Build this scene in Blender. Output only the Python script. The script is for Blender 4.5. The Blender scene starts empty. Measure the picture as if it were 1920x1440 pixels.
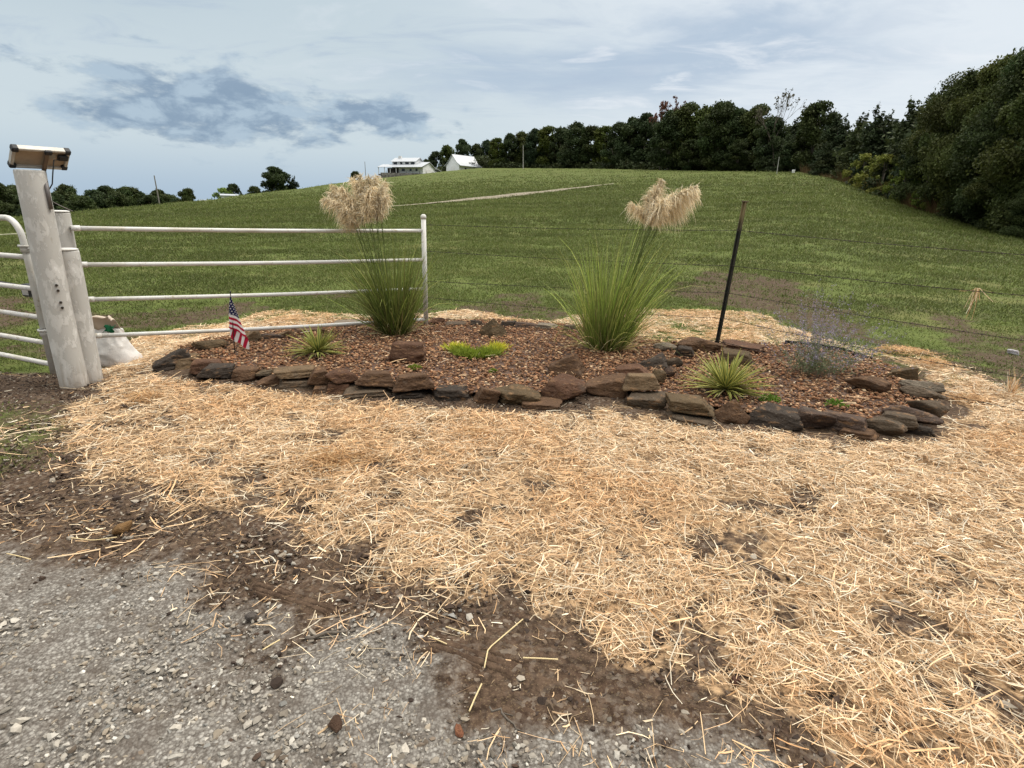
import bpy, math, random
import numpy as np
from mathutils import Vector, Matrix
RNG = np.random.default_rng(7)
random.seed(7)
SC = bpy.context.scene
COL = SC.collection

# ------------------------------------------------------------------ camera
TH, RO, F = math.radians(17.1), math.radians(1.3), 1042.0
CAM = np.array([0, 0, 1.5])
_f = np.array([0, math.cos(TH), -math.sin(TH)])
_r0, _u0 = np.array([1.0, 0, 0]), np.array([0, math.sin(TH), math.cos(TH)])
_r = _r0 * math.cos(RO) + _u0 * math.sin(RO)
_u = _u0 * math.cos(RO) - _r0 * math.sin(RO)
cam_d = bpy.data.cameras.new('camera')
cam = bpy.data.objects.new('camera', cam_d)
COL.objects.link(cam)
cam_d.sensor_width = 36
cam_d.lens = 36 * F / 1920
cam_d.clip_end = 5000
cam_d.clip_start = 0.05
cam.matrix_world = Matrix(((_r[0], _u[0], -_f[0], 0), (_r[1], _u[1], -_f[1], 0), (_r[2], _u[2], -_f[2], 1.5), (0, 0, 0, 1)))
SC.camera = cam

def ray(px, py):
    return _r * (px - 960) + _u * (720 - py) + _f * F
def G(px, py, z=0.0):
    v = ray(px, py)
    return CAM + v * ((z - 1.5) / v[2])
def A(px, py, rng):
    v = ray(px, py)
    return CAM + v * (rng / math.hypot(v[0], v[1]))
def project(x, y, z=0.0):
    dx, dy, dz = x - CAM[0], y - CAM[1], np.asarray(z) - CAM[2]
    zc = dx * _f[0] + dy * _f[1] + dz * _f[2]
    zc = np.where(zc < 0.05, 0.05, zc)
    return 960 + F * (dx * _r[0] + dy * _r[1] + dz * _r[2]) / zc, 720 - F * (dx * _u[0] + dy * _u[1] + dz * _u[2]) / zc, zc
def mpp(p):                      # metres per photo pixel at a point
    return float((np.asarray(p) - CAM) @ _f) / F

# ------------------------------------------------------------------ node helpers
class V:
    def __init__(s, nt, sock): s.nt, s.s = nt, sock
    def _m(s, op, *a):
        n = s.nt.nodes.new('ShaderNodeMath'); n.operation = op
        for i, q in enumerate((s,) + a):
            if isinstance(q, V): s.nt.links.new(q.s, n.inputs[i])
            else: n.inputs[i].default_value = q
        return V(s.nt, n.outputs[0])
    def __add__(s, o): return s._m('ADD', o)
    def __sub__(s, o): return s._m('SUBTRACT', o)
    def __mul__(s, o): return s._m('MULTIPLY', o)
    def __truediv__(s, o): return s._m('DIVIDE', o)
    def mn(s, o): return s._m('MINIMUM', o)
    def mx(s, o): return s._m('MAXIMUM', o)
    def step(s, a, b):
        n = s.nt.nodes.new('ShaderNodeMapRange'); n.interpolation_type = 'SMOOTHSTEP'
        s.nt.links.new(s.s, n.inputs[0])
        n.inputs[1].default_value = a; n.inputs[2].default_value = b
        n.inputs[3].default_value = 0; n.inputs[4].default_value = 1
        return V(s.nt, n.outputs[0])
    def inv(s):
        return s * -1.0 + 1.0
def link(nt, a, b):
    if isinstance(a, V): nt.links.new(a.s, b)
    elif isinstance(a, (tuple, list)): b.default_value = tuple(a) + ((1,) if len(a) == 3 and b.type == 'RGBA' else ())
    else: b.default_value = a
def mix(nt, fac, a, b, mode='MIX'):
    n = nt.nodes.new('ShaderNodeMix'); n.data_type = 'RGBA'; n.blend_type = mode
    link(nt, fac, n.inputs[0]); link(nt, a, n.inputs[6]); link(nt, b, n.inputs[7])
    return V(nt, n.outputs[2])
def noise(nt, vec, scale, detail=4, rough=.55, dist=0.0, out=0):
    n = nt.nodes.new('ShaderNodeTexNoise')
    if vec is not None: nt.links.new(vec.s, n.inputs['Vector'])
    n.inputs['Scale'].default_value = scale; n.inputs['Detail'].default_value = detail
    n.inputs['Roughness'].default_value = rough; n.inputs['Distortion'].default_value = dist
    return V(nt, n.outputs[out])
def voronoi(nt, vec, scale, out='Distance', feature='F1'):
    n = nt.nodes.new('ShaderNodeTexVoronoi'); n.feature = feature
    nt.links.new(vec.s, n.inputs['Vector']); n.inputs['Scale'].default_value = scale
    return V(nt, n.outputs[out])
def mapping(nt, vec, sc=(1, 1, 1), loc=(0, 0, 0), rot=(0, 0, 0)):
    n = nt.nodes.new('ShaderNodeMapping'); nt.links.new(vec.s, n.inputs[0])
    n.inputs['Scale'].default_value = sc; n.inputs['Location'].default_value = loc; n.inputs['Rotation'].default_value = rot
    return V(nt, n.outputs[0])
def attr(nt, name, out='Color'):
    n = nt.nodes.new('ShaderNodeAttribute'); n.attribute_name = name
    return V(nt, n.outputs[out])
def coord(nt, out='Object'):
    return V(nt, nt.nodes.new('ShaderNodeTexCoord').outputs[out])
def sepc(nt, c):
    n = nt.nodes.new('ShaderNodeSeparateColor'); nt.links.new(c.s, n.inputs[0])
    return [V(nt, n.outputs[i]) for i in range(3)]
def sepv(nt, c):
    n = nt.nodes.new('ShaderNodeSeparateXYZ'); nt.links.new(c.s, n.inputs[0])
    return [V(nt, n.outputs[i]) for i in range(3)]
def comb(nt, x, y, z):
    n = nt.nodes.new('ShaderNodeCombineXYZ')
    for i, q in enumerate((x, y, z)): link(nt, q, n.inputs[i])
    return V(nt, n.outputs[0])
def hsv(nt, c, h=.5, s=1., v=1.):
    n = nt.nodes.new('ShaderNodeHueSaturation')
    link(nt, h, n.inputs[0]); link(nt, s, n.inputs[1]); link(nt, v, n.inputs[2]); nt.links.new(c.s, n.inputs['Color'])
    return V(nt, n.outputs[0])
def bump(nt, h, strength=.5, dist=.01):
    n = nt.nodes.new('ShaderNodeBump'); n.inputs['Strength'].default_value = strength; n.inputs['Distance'].default_value = dist
    nt.links.new(h.s, n.inputs['Height'])
    return V(nt, n.outputs[0])
def objcolor(nt):
    return V(nt, nt.nodes.new('ShaderNodeObjectInfo').outputs['Color'])
def objrand(nt):
    return V(nt, nt.nodes.new('ShaderNodeObjectInfo').outputs['Random'])
def material(name, build, rough=.85, spec=.2, metal=0.0, transl=0.0):
    m = bpy.data.materials.new(name); m.use_nodes = True
    nt = m.node_tree; nt.nodes.clear()
    out = nt.nodes.new('ShaderNodeOutputMaterial'); b = nt.nodes.new('ShaderNodeBsdfPrincipled')
    b.inputs['Roughness'].default_value = rough; b.inputs['Specular IOR Level'].default_value = spec
    b.inputs['Metallic'].default_value = metal
    r = build(nt)
    if not isinstance(r, dict): r = {'c': r}
    link(nt, r['c'], b.inputs['Base Color'])
    if 'n' in r: link(nt, r['n'], b.inputs['Normal'])
    if 'r' in r: link(nt, r['r'], b.inputs['Roughness'])
    if transl:
        t = nt.nodes.new('ShaderNodeBsdfTranslucent'); link(nt, r['c'], t.inputs[0])
        mx = nt.nodes.new('ShaderNodeMixShader'); mx.inputs[0].default_value = transl
        nt.links.new(b.outputs[0], mx.inputs[1]); nt.links.new(t.outputs[0], mx.inputs[2])
        nt.links.new(mx.outputs[0], out.inputs[0])
    else: nt.links.new(b.outputs[0], out.inputs[0])
    return m

# ------------------------------------------------------------------ sky, sun, exposure
SUN_EL, SUN_AZ = math.radians(52), math.radians(62)      # azimuth measured from +Y towards +X
W = bpy.data.worlds.new('World'); SC.world = W; W.use_nodes = True
def build_world():
    nt = W.node_tree; nt.nodes.clear()
    out = nt.nodes.new('ShaderNodeOutputWorld'); bg = nt.nodes.new('ShaderNodeBackground')
    sky = nt.nodes.new('ShaderNodeTexSky'); sky.sky_type = 'NISHITA'; sky.sun_disc = False
    sky.sun_elevation = SUN_EL; sky.sun_rotation = SUN_AZ
    d = coord(nt, 'Generated')
    x, y, z = sepv(nt, d)
    az = x._m('ARCTAN2', y) * 57.2958
    el = z._m('ARCSINE') * 57.2958
    # cloud deck seen in perspective: project on a plane overhead
    zz = z.mx(0.0) + 0.10
    p = comb(nt, x / zz, y / zz, 0.0)
    n1 = noise(nt, mapping(nt, p, (.55, .9, 1), (3.1, 1.7, 0)), 1.0, 7, .56, .5)
    n2 = noise(nt, mapping(nt, p, (1.6, 3.0, 1), (7.7, 4.2, 0), (0, 0, .35)), 1.0, 6, .6, .6)
    low = (.43, .555, .69); midc = (.625, .72, .77)
    base = mix(nt, el.step(.5, 6.5), low, midc)
    grey = mix(nt, az.step(-38, -20) * .6, (.53, .635, .70), (.61, .71, .765))
    base = mix(nt, el.step(9.5, 17.0), base, grey)
    bright = (az + el * .7).step(-8, 34)
    base = mix(nt, bright * .92, base, (.80, .86, .915))
    # soft blue undersides over the middle of the deck
    st = (n1 * .7 + n2 * .3).step(.45, .60) * el.step(5, 13) * az.step(-22, 0) * az.step(44, 20)
    base = mix(nt, st * .85, base, (.44, .55, .685))
    wisp = n2.step(.52, .74) * el.step(4, 9) * az.step(-30, 2)
    base = mix(nt, wisp * .75, base, (.86, .90, .94))
    thin = n2.step(.5, .30) * el.step(6, 12) * .5 * az.step(48, 20)
    base = mix(nt, thin, base, (.43, .53, .67))
    # two darker cumulus banks low over the valley
    q = comb(nt, az * .052, el * .135, 0.0)
    warp = noise(nt, mapping(nt, q, (1, 1, 1), (2.3, 6.1, 0)), 3.4, 9, .60, .15)
    warp2 = noise(nt, mapping(nt, q, (1, .8, 1), (5, 3, 0)), 6.0, 7, .6, .3)
    def bank(a0, e0, wa, we, lo, hi):
        u = (az - a0) / wa; v = (el - e0) / we
        dd = (u * u + v * v)._m('SQRT')
        return (warp * 2.4 + warp2 * .8 - 1.6 - dd + 1.0).step(lo, hi)
    bk = bank(-27.5, 7.9, 13.0, 3.7, .03, .50)
    bk2 = bank(-12.5, 8.1, 10.5, 2.1, .08, .55)
    bb = bk.mx(bk2)
    shade = mix(nt, warp2.step(.40, .62), (.225, .325, .455), (.43, .55, .665))
    shade = mix(nt, warp.step(.58, .70) * .5, shade, (.215, .31, .445))
    shade = mix(nt, el.step(8.8, 13.0) * .5, shade, (.47, .575, .69))
    base = mix(nt, bb * .9, base, shade)
    base = mix(nt, .06, base, mix(nt, 1.0, V(nt, sky.outputs[0]), (.1, .1, .1), 'MULTIPLY'))
    # overcast is brightest overhead; unseen sky boosted to light the ground, dimmed behind camera
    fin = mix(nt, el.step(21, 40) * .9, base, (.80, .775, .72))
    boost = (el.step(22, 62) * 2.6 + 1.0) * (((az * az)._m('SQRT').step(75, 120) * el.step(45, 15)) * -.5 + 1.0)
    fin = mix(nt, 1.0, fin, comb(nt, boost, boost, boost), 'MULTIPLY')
    # keep the ground half dim
    fin = mix(nt, el.step(-1, -12), fin, (.12, .11, .09))
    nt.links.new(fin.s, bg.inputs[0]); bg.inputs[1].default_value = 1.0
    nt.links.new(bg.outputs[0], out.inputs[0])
build_world()
sd = bpy.data.lights.new('sun', 'SUN'); sd.energy = 1.9; sd.angle = math.radians(12); sd.color = (1.0, .93, .82)
sun = bpy.data.objects.new('sun', sd); COL.objects.link(sun)
_sd = Vector((math.sin(SUN_AZ) * math.cos(SUN_EL), math.cos(SUN_AZ) * math.cos(SUN_EL), math.sin(SUN_EL)))
sun.rotation_euler = _sd.to_track_quat('Z', 'Y').to_euler(); sun.location = (20, 10, 30)
SC.view_settings.view_transform = 'Standard'; SC.view_settings.look = 'None'
SC.view_settings.exposure = 0.0; SC.view_settings.gamma = 1.0
SC.render.engine = 'CYCLES'
SC.cycles.max_bounces = 6; SC.cycles.diffuse_bounces = 3; SC.cycles.transmission_bounces = 3; SC.cycles.glossy_bounces = 2

# ------------------------------------------------------------------ mesh helpers
def make_mesh(name, verts, faces, mat, col=None, smooth=False):
    """faces: list of int arrays (n,k)."""
    verts = np.asarray(verts, np.float32)
    faces = [np.asarray(a, np.int32) for a in faces if len(a)]
    me = bpy.data.meshes.new(name)
    me.vertices.add(len(verts)); me.vertices.foreach_set('co', verts.ravel())
    li = np.concatenate([a.ravel() for a in faces])
    tot = np.concatenate([np.full(len(a), a.shape[1], np.int32) for a in faces])
    st = np.concatenate([[0], np.cumsum(tot)[:-1]]).astype(np.int32)
    me.loops.add(len(li)); me.loops.foreach_set('vertex_index', li)
    me.polygons.add(len(tot)); me.polygons.foreach_set('loop_start', st); me.polygons.foreach_set('loop_total', tot)
    me.polygons.foreach_set('use_smooth', np.full(len(tot), bool(smooth)))
    if col is not None:
        col = np.asarray(col, np.float32)
        if col.shape[1] == 3: col = np.concatenate([col, np.ones((len(col), 1), np.float32)], 1)
        a = me.color_attributes.new('col', 'FLOAT_COLOR', 'POINT'); a.data.foreach_set('color', col.ravel())
    me.update(calc_edges=True); me.validate()
    me.materials.append(mat)
    return me
def put(name, me, parent=None, loc=None, color=None):
    o = bpy.data.objects.new(name, me); COL.objects.link(o)
    if parent is not None: o.parent = parent
    if loc is not None: o.location = loc
    if color is not None: o.color = tuple(color) + (1,)
    return o
def tag(o, label, cat, group=None, kind=None):
    if label: o['label'] = label
    if cat: o['category'] = cat
    if group: o['group'] = group
    o['kind'] = kind or 'thing'
    return o
def thing(name, label, cat, loc=(0, 0, 0), group=None):
    o = bpy.data.objects.new(name, None); COL.objects.link(o); o.empty_display_size = .2
    o.location = tuple(float(c) for c in loc)
    return tag(o, label, cat, group)
class MB:
    def __init__(s): s.v, s.f, s.c, s.n = [], {}, [], 0
    def add(s, v, faces, c=None):
        v = np.asarray(v, float).reshape(-1, 3)
        for a in faces:
            a = np.asarray(a, np.int64)
            if len(a): s.f.setdefault(a.shape[1], []).append(a + s.n)
        if c is None: c = (1, 1, 1)
        c = np.asarray(c, float)
        if c.ndim == 1: c = np.tile(c, (len(v), 1))
        s.v.append(v); s.c.append(c); s.n += len(v)
        return s
    def mesh(s, name, mat, smooth=False):
        return make_mesh(name, np.concatenate(s.v), [np.concatenate(a) for a in s.f.values()], mat, np.concatenate(s.c), smooth)
    def build(s, name, mat, parent=None, smooth=False, color=None, rel=None):
        me = s.mesh(name, mat, smooth)
        if parent is not None and rel is None:
            o = np.array(parent.location)
            co = np.concatenate(s.v) - o
            p = parent.parent
            while p is not None: co = co - np.array(p.location); p = p.parent
            me.vertices.foreach_set('co', co.astype(np.float32).ravel()); me.update()
        return put(name, me, parent, color=color)
    def box(s, lo, hi, R=None, o=(0, 0, 0), c=None, bev=0.0):
        lo, hi = np.array(lo, float), np.array(hi, float)
        if bev:
            b = min(bev, (hi - lo).min() * .45)
            vs = []
            for k in range(3):
                for sx in (0, 1):
                    for sy in (0, 1):
                        for sz in (0, 1):
                            q = [(lo, hi)[i][j] for j, i in enumerate((sx, sy, sz))]
                            for j, i in enumerate((sx, sy, sz)):
                                if j != k: q[j] += b if i == 0 else -b
                            vs.append(q)
            v = np.array(vs); ctr = v.mean(0)
            import bmesh
            bm = bmesh.new()
            for q in v: bm.verts.new(q)
            bmesh.ops.convex_hull(bm, input=bm.verts[:])
            bm.verts.index_update()
            vv = np.array([q.co[:] for q in bm.verts]); ff = [np.array([[w.index for w in fc.verts]]) for fc in bm.faces]
            bm.free()
        else:
            vv = np.array([[(lo, hi)[i][0], (lo, hi)[j][1], (lo, hi)[k][2]] for i in (0, 1) for j in (0, 1) for k in (0, 1)])
            ff = [np.array([[0, 1, 3, 2], [4, 6, 7, 5], [0, 4, 5, 1], [2, 3, 7, 6], [0, 2, 6, 4], [1, 5, 7, 3]])]
        if R is not None: vv = vv @ np.asarray(R).T
        return s.add(vv + np.array(o), ff, c)
    def prism(s, poly, ax0, ax1, R=None, o=(0, 0, 0), c=None, axis=0):
        """poly (n,2) in the two other axes, extruded along axis from ax0 to ax1."""
        poly = np.array(poly, float); n = len(poly)
        def mk(t):
            q = np.zeros((n, 3)); oth = [i for i in range(3) if i != axis]
            q[:, axis] = t; q[:, oth[0]] = poly[:, 0]; q[:, oth[1]] = poly[:, 1]
            return q
        v = np.concatenate([mk(ax0), mk(ax1)])
        if R is not None: v = v @ np.asarray(R).T
        i = np.arange(n); j = (i + 1) % n
        return s.add(v + np.array(o), [np.stack([i, j, j + n, i + n], 1), [i[::-1]], [i + n]], c)
    def tube(s, pts, rad, seg=10, c=None, caps=True):
        pts = np.asarray(pts, float); n = len(pts)
        rad = np.broadcast_to(np.asarray(rad, float), (n,))
        t = np.gradient(pts, axis=0); t /= np.linalg.norm(t, axis=1)[:, None] + 1e-12
        ref = np.array([0, 0, 1.0]) if abs(t[0][2]) < .9 else np.array([1.0, 0, 0])
        a = np.cross(t[0], ref); a /= np.linalg.norm(a)
        rings = []
        for k in range(n):
            a = a - t[k] * (a @ t[k]); a /= np.linalg.norm(a) + 1e-12
            b = np.cross(t[k], a)
            th = np.arange(seg) * 2 * math.pi / seg
            rings.append(pts[k] + rad[k] * (np.cos(th)[:, None] * a + np.sin(th)[:, None] * b))
        v = np.concatenate(rings)
        i = np.arange(seg); j = (i + 1) % seg
        q = np.concatenate([np.stack([i + k * seg, j + k * seg, j + (k + 1) * seg, i + (k + 1) * seg], 1) for k in range(n - 1)])
        ff = [q]
        if caps: ff += [[i[::-1]], [i + (n - 1) * seg]]
        if c is not None and np.ndim(c) == 2: c = np.repeat(np.asarray(c), seg, axis=0)
        return s.add(v, ff, c)
def rotz(a): return np.array([[math.cos(a), -math.sin(a), 0], [math.sin(a), math.cos(a), 0], [0, 0, 1]])
def rotx(a): return np.array([[1, 0, 0], [0, math.cos(a), -math.sin(a)], [0, math.sin(a), math.cos(a)]])
def roty(a): return np.array([[math.cos(a), 0, math.sin(a)], [0, 1, 0], [-math.sin(a), 0, math.cos(a)]])

def ribbons(P, W_, side, cols):
    """P (N,K,3) centre lines, W_ (N,K) half-widths, side (N,K,3) width directions, cols (N,K,3)."""
    N, K = P.shape[:2]
    L = P - side * W_[..., None]; R_ = P + side * W_[..., None]
    v = np.stack([L, R_], 2).reshape(-1, 3)
    base = (np.arange(N) * K * 2)[:, None] + (np.arange(K - 1) * 2)[None, :]
    q = np.stack([base, base + 1, base + 3, base + 2], -1).reshape(-1, 4)
    return v, q, np.repeat(cols.reshape(-1, 3), 2, axis=0)
def hsh(ix, iy, iz, seed):
    h = (ix.astype(np.int64) * 374761393 + iy.astype(np.int64) * 668265263 + iz.astype(np.int64) * 2147483647 + seed * 974634777) & 0xffffffff
    h = ((h ^ (h >> 13)) * 1274126177) & 0xffffffff
    h = (h ^ (h >> 16)) & 0xffffff
    return h / float(0xffffff)
def vnoise(x, y, z=None, seed=0):
    x, y = np.asarray(x, float), np.asarray(y, float)
    z = np.zeros_like(x) if z is None else np.asarray(z, float)
    i, j, k = np.floor(x), np.floor(y), np.floor(z)
    u, v, w = x - i, y - j, z - k
    u, v, w = u * u * (3 - 2 * u), v * v * (3 - 2 * v), w * w * (3 - 2 * w)
    r = 0
    for a in (0, 1):
        for b in (0, 1):
            for c in (0, 1):
                r = r + hsh(i + a, j + b, k + c, seed) * np.where(a, u, 1 - u) * np.where(b, v, 1 - v) * np.where(c, w, 1 - w)
    return r
def fbm(x, y, z=None, oct=4, seed=0, rough=.5):
    s, a, t, fq = 0, 1, 0, 1
    for o in range(oct):
        s = s + a * vnoise(np.asarray(x) * fq, np.asarray(y) * fq, None if z is None else np.asarray(z) * fq, seed + o); t += a; a *= rough; fq *= 2.03
    return s / t
def sstep(a, b, x):
    t = np.clip((x - a) / (b - a), 0, 1)
    return t * t * (3 - 2 * t)
def sdpoly(poly, x, y):
    """signed distance, positive inside."""
    poly = np.asarray(poly, float); x = np.asarray(x, float); y = np.asarray(y, float)
    ins = np.zeros(x.shape, bool); d = np.full(x.shape, 1e9)
    n = len(poly)
    for i in range(n):
        x0, y0 = poly[i]; x1, y1 = poly[(i + 1) % n]
        if y0 != y1:
            c = ((y0 > y) != (y1 > y)) & (x < (x1 - x0) * (y - y0) / (y1 - y0) + x0); ins ^= c
        ex, ey = x1 - x0, y1 - y0
        t = np.clip(((x - x0) * ex + (y - y0) * ey) / (ex * ex + ey * ey + 1e-9), 0, 1)
        d = np.minimum(d, np.hypot(x - x0 - t * ex, y - y0 - t * ey))
    return np.where(ins, d, -d)
def world_poly(pts, z=0.0): return np.array([G(a, b, z)[:2] for a, b in pts])

# ------------------------------------------------------------------ terrain
SKY_PX = [(-400, 430, 70), (-150, 420, 70), (0, 411, 72), (130, 400, 85), (300, 384, 105), (400, 374, 125), (560, 354, 165), (650, 341, 195), (720, 333, 215),
          (825, 322, 222), (900, 315, 222), (1000, 315, 212), (1120, 316, 185), (1240, 319, 160), (1400, 321, 140), (1500, 322, 125), (1560, 334, 108),
          (1620, 358, 92), (1700, 387, 74), (1800, 420, 56), (1920, 453, 43), (2100, 500, 36)]
_az, _el, _R = [], [], []
for a, b, R_ in SKY_PX:
    v = ray(a, b); _az.append(math.degrees(math.atan2(v[0], v[1]))); _el.append(math.degrees(math.atan2(v[2], math.hypot(v[0], v[1])))); _R.append(R_)
_az, _el, _R = np.array(_az), np.array(_el), np.array(_R, float)
_zc = 1.5 + _R * np.tan(np.radians(_el))
_azx = np.concatenate([[-181, -110], _az, [95, 181]]); _zcx = np.concatenate([[0, 0], _zc, [0, 0]]); _Rx = np.concatenate([[60, 60], _R, [40, 60]])
_sl_az = np.array([-181, -60, -45, -22, -13.5, -10, 20, 33, 60, 181]); _sl = np.array([0, -.03, -.06, -.07, -.05, .0, .0, .03, .03, 0])
R0 = 10.5
def H(x, y):
    x, y = np.asarray(x, float), np.asarray(y, float)
    r = np.hypot(x, y); az = np.degrees(np.arctan2(x, y))
    zc, R_, sl = np.interp(az, _azx, _zcx), np.interp(az, _azx, _Rx), np.interp(az, _sl_az, _sl)
    s = np.clip((r - R0) / (R_ - R0), 0, 1)
    z = zc * s ** 1.22
    over = np.clip(r - R_, 0, None)
    z = z + np.where(sl < 0, np.maximum(sl * over, -7.0), sl * np.minimum(over, 80))
    z = z - .15 * sstep(-3.55, -4.2, x) * sstep(4.5, 5.5, y) * sstep(14, 9, r)
    # far hills beyond the valley
    z = z + sstep(330, 800, r) * 9.0
    z = z + (fbm(x * .09, y * .09, seed=3, oct=3) - .5) * .35 * sstep(12, 45, r) * sstep(0, 12, np.abs(R_ - r))
    z = z + (fbm(x * 1.3, y * 1.3, seed=5, oct=3) - .5) * .035 * sstep(11.5, 14, r)
    return z
def Hs(x, y): return float(H(np.array([x]), np.array([y]))[0])

BED_PX = [(308, 678), (345, 690), (410, 702), (470, 709), (560, 718), (640, 728), (720, 736), (800, 743), (880, 752), (960, 754), (1060, 748), (1140, 738), (1200, 752),
          (1290, 766), (1370, 786), (1450, 794), (1540, 803), (1640, 808), (1715, 796), (1757, 772), (1752, 740), (1700, 706), (1660, 690), (1600, 672), (1500, 655), (1420, 652),
          (1320, 650), (1240, 650), (1150, 628), (1060, 614), (960, 609), (860, 606), (760, 604), (660, 606), (600, 619), (520, 627), (455, 633), (390, 645), (335, 660)]
BED = world_poly(BED_PX)
GRAVEL = world_poly([(-300, 1000), (0, 1020), (120, 1042), (250, 1080), (350, 1120), (480, 1168), (560, 1198), (660, 1228), (760, 1265), (860, 1300), (980, 1335), (1130, 1375), (1300, 1405),
                     (1430, 1440), (1500, 1600), (-400, 1600)])
STRAW = world_poly([(205, 712), (300, 705), (420, 722), (560, 740), (760, 762), (960, 775), (1160, 762), (1300, 800), (1480, 818), (1640, 830), (1760, 815), (1790, 760), (1730, 700), (1640, 664), (1760, 672), (1830, 700),
                    (1930, 740), (2200, 765), (3300, 860), (3300, 1900), (1900, 1800), (1640, 1440), (1500, 1370), (1380, 1330), (1250, 1265), (1130, 1205), (1060, 1120), (950, 1090), (820, 1085), (700, 1070), (620, 1010),
                    (560, 975), (410, 970), (280, 925), (170, 900), (100, 880), (110, 800), (170, 750)])
STRAW_B = world_poly([(175, 690), (215, 640), (250, 612), (350, 595), (470, 582), (560, 584), (660, 592), (780, 590), (880, 582), (925, 590), (980, 600), (1030, 604), (1080, 592), (1170, 584), (1280, 572),
                      (1360, 582), (1440, 592), (1470, 612), (1540, 634), (1620, 650), (1660, 660), (1600, 680), (1400, 662), (1240, 655), (1060, 622), (760, 612), (620, 626), (500, 640), (390, 655), (330, 672), (280, 705), (200, 716)])
SPARSE = world_poly([(0, 745), (150, 735), (260, 760), (300, 900), (480, 950), (620, 1000), (760, 1070), (1000, 1100), (1200, 1250), (1500, 1400), (1640, 1460), (1400, 1460), (1100, 1400), (860, 1330), (640, 1250), (430, 1130), (200, 1030), (0, 960)])
GRASSP = world_poly([(-300, 750), (0, 752), (90, 752), (160, 790), (120, 850), (0, 905), (-300, 920)])
BARE = [world_poly(p) for p in ([(1240, 548), (1330, 520), (1480, 540), (1590, 585), (1640, 640), (1500, 640), (1440, 585), (1290, 570)],
                                [(830, 590), (900, 560), (1010, 560), (1080, 590), (1010, 606), (900, 596)], [(-50, 690), (150, 680), (200, 700), (180, 752), (0, 760), (-100, 760)],
                                [(240, 590), (330, 565), (480, 556), (560, 560), (460, 575), (330, 590)], [(1600, 640), (1720, 650), (1940, 690), (1940, 745), (1860, 710), (1760, 672)], [(-50, 560), (50, 545), (60, 610), (-50, 620)])]
def masks(x, y):
    """straw, gravel, grass, bare in 0..1 at ground points."""
    n = (fbm(x * 2.1, y * 2.1, seed=11, oct=4) - .5); nf = (fbm(x * 7, y * 7, seed=19, oct=3) - .5)
    s1 = sdpoly(STRAW, x, y) + n * .42 + nf * .22
    s2 = sdpoly(STRAW_B, x, y) + n * .25 + nf * .1
    straw = np.maximum(sstep(-.16, .24, s1), sstep(-.08, .14, s2))
    inbed = sdpoly(BED, x, y)
    straw = straw * sstep(.04, -.10, inbed)
    holes = sstep(.54, .70, fbm(x * 5.5 + 4, y * 5.5, seed=23, oct=4, rough=.6))
    straw = straw * (1 - .7 * holes)
    g = sstep(-.38, .34, sdpoly(GRAVEL, x, y) + n * .7 + nf * .35)
    sp = sstep(-.3, .1, sdpoly(SPARSE, x, y) + n * .4)
    r = np.hypot(x, y)
    far = sstep(-.35, .35, (y + .55 * np.abs(x) * (x > 0) - 7.6) + n * 1.6)
    left = sstep(-3.75, -4.2, x) * sstep(5.0, 5.6, y)
    right = sstep(-.2, .3, (x - 4.3) + (y - 5.2) * .8 + n * .8) * sstep(4.2, 4.8, y)
    grass = np.clip(np.maximum.reduce([far, left, right, sstep(-.2, .3, sdpoly(GRASSP, x, y) + n * .6) * .5]), 0, 1)
    bare = np.max([sstep(-.45, .35, sdpoly(p, x, y) + n * 1.1 + nf * .6) for p in BARE], axis=0)
    patch = sstep(.52, .66, fbm(x * .6, y * .6, seed=31, oct=4)) * sstep(17, 9, r) * .85
    bare = np.maximum(bare, patch)
    bare = np.clip(bare * (.35 + 1.3 * fbm(x * 4.2, y * 4.2, seed=37, oct=3)), 0, 1)
    return straw, g, grass * (1 - .8 * bare), bare, sp, inbed

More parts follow.
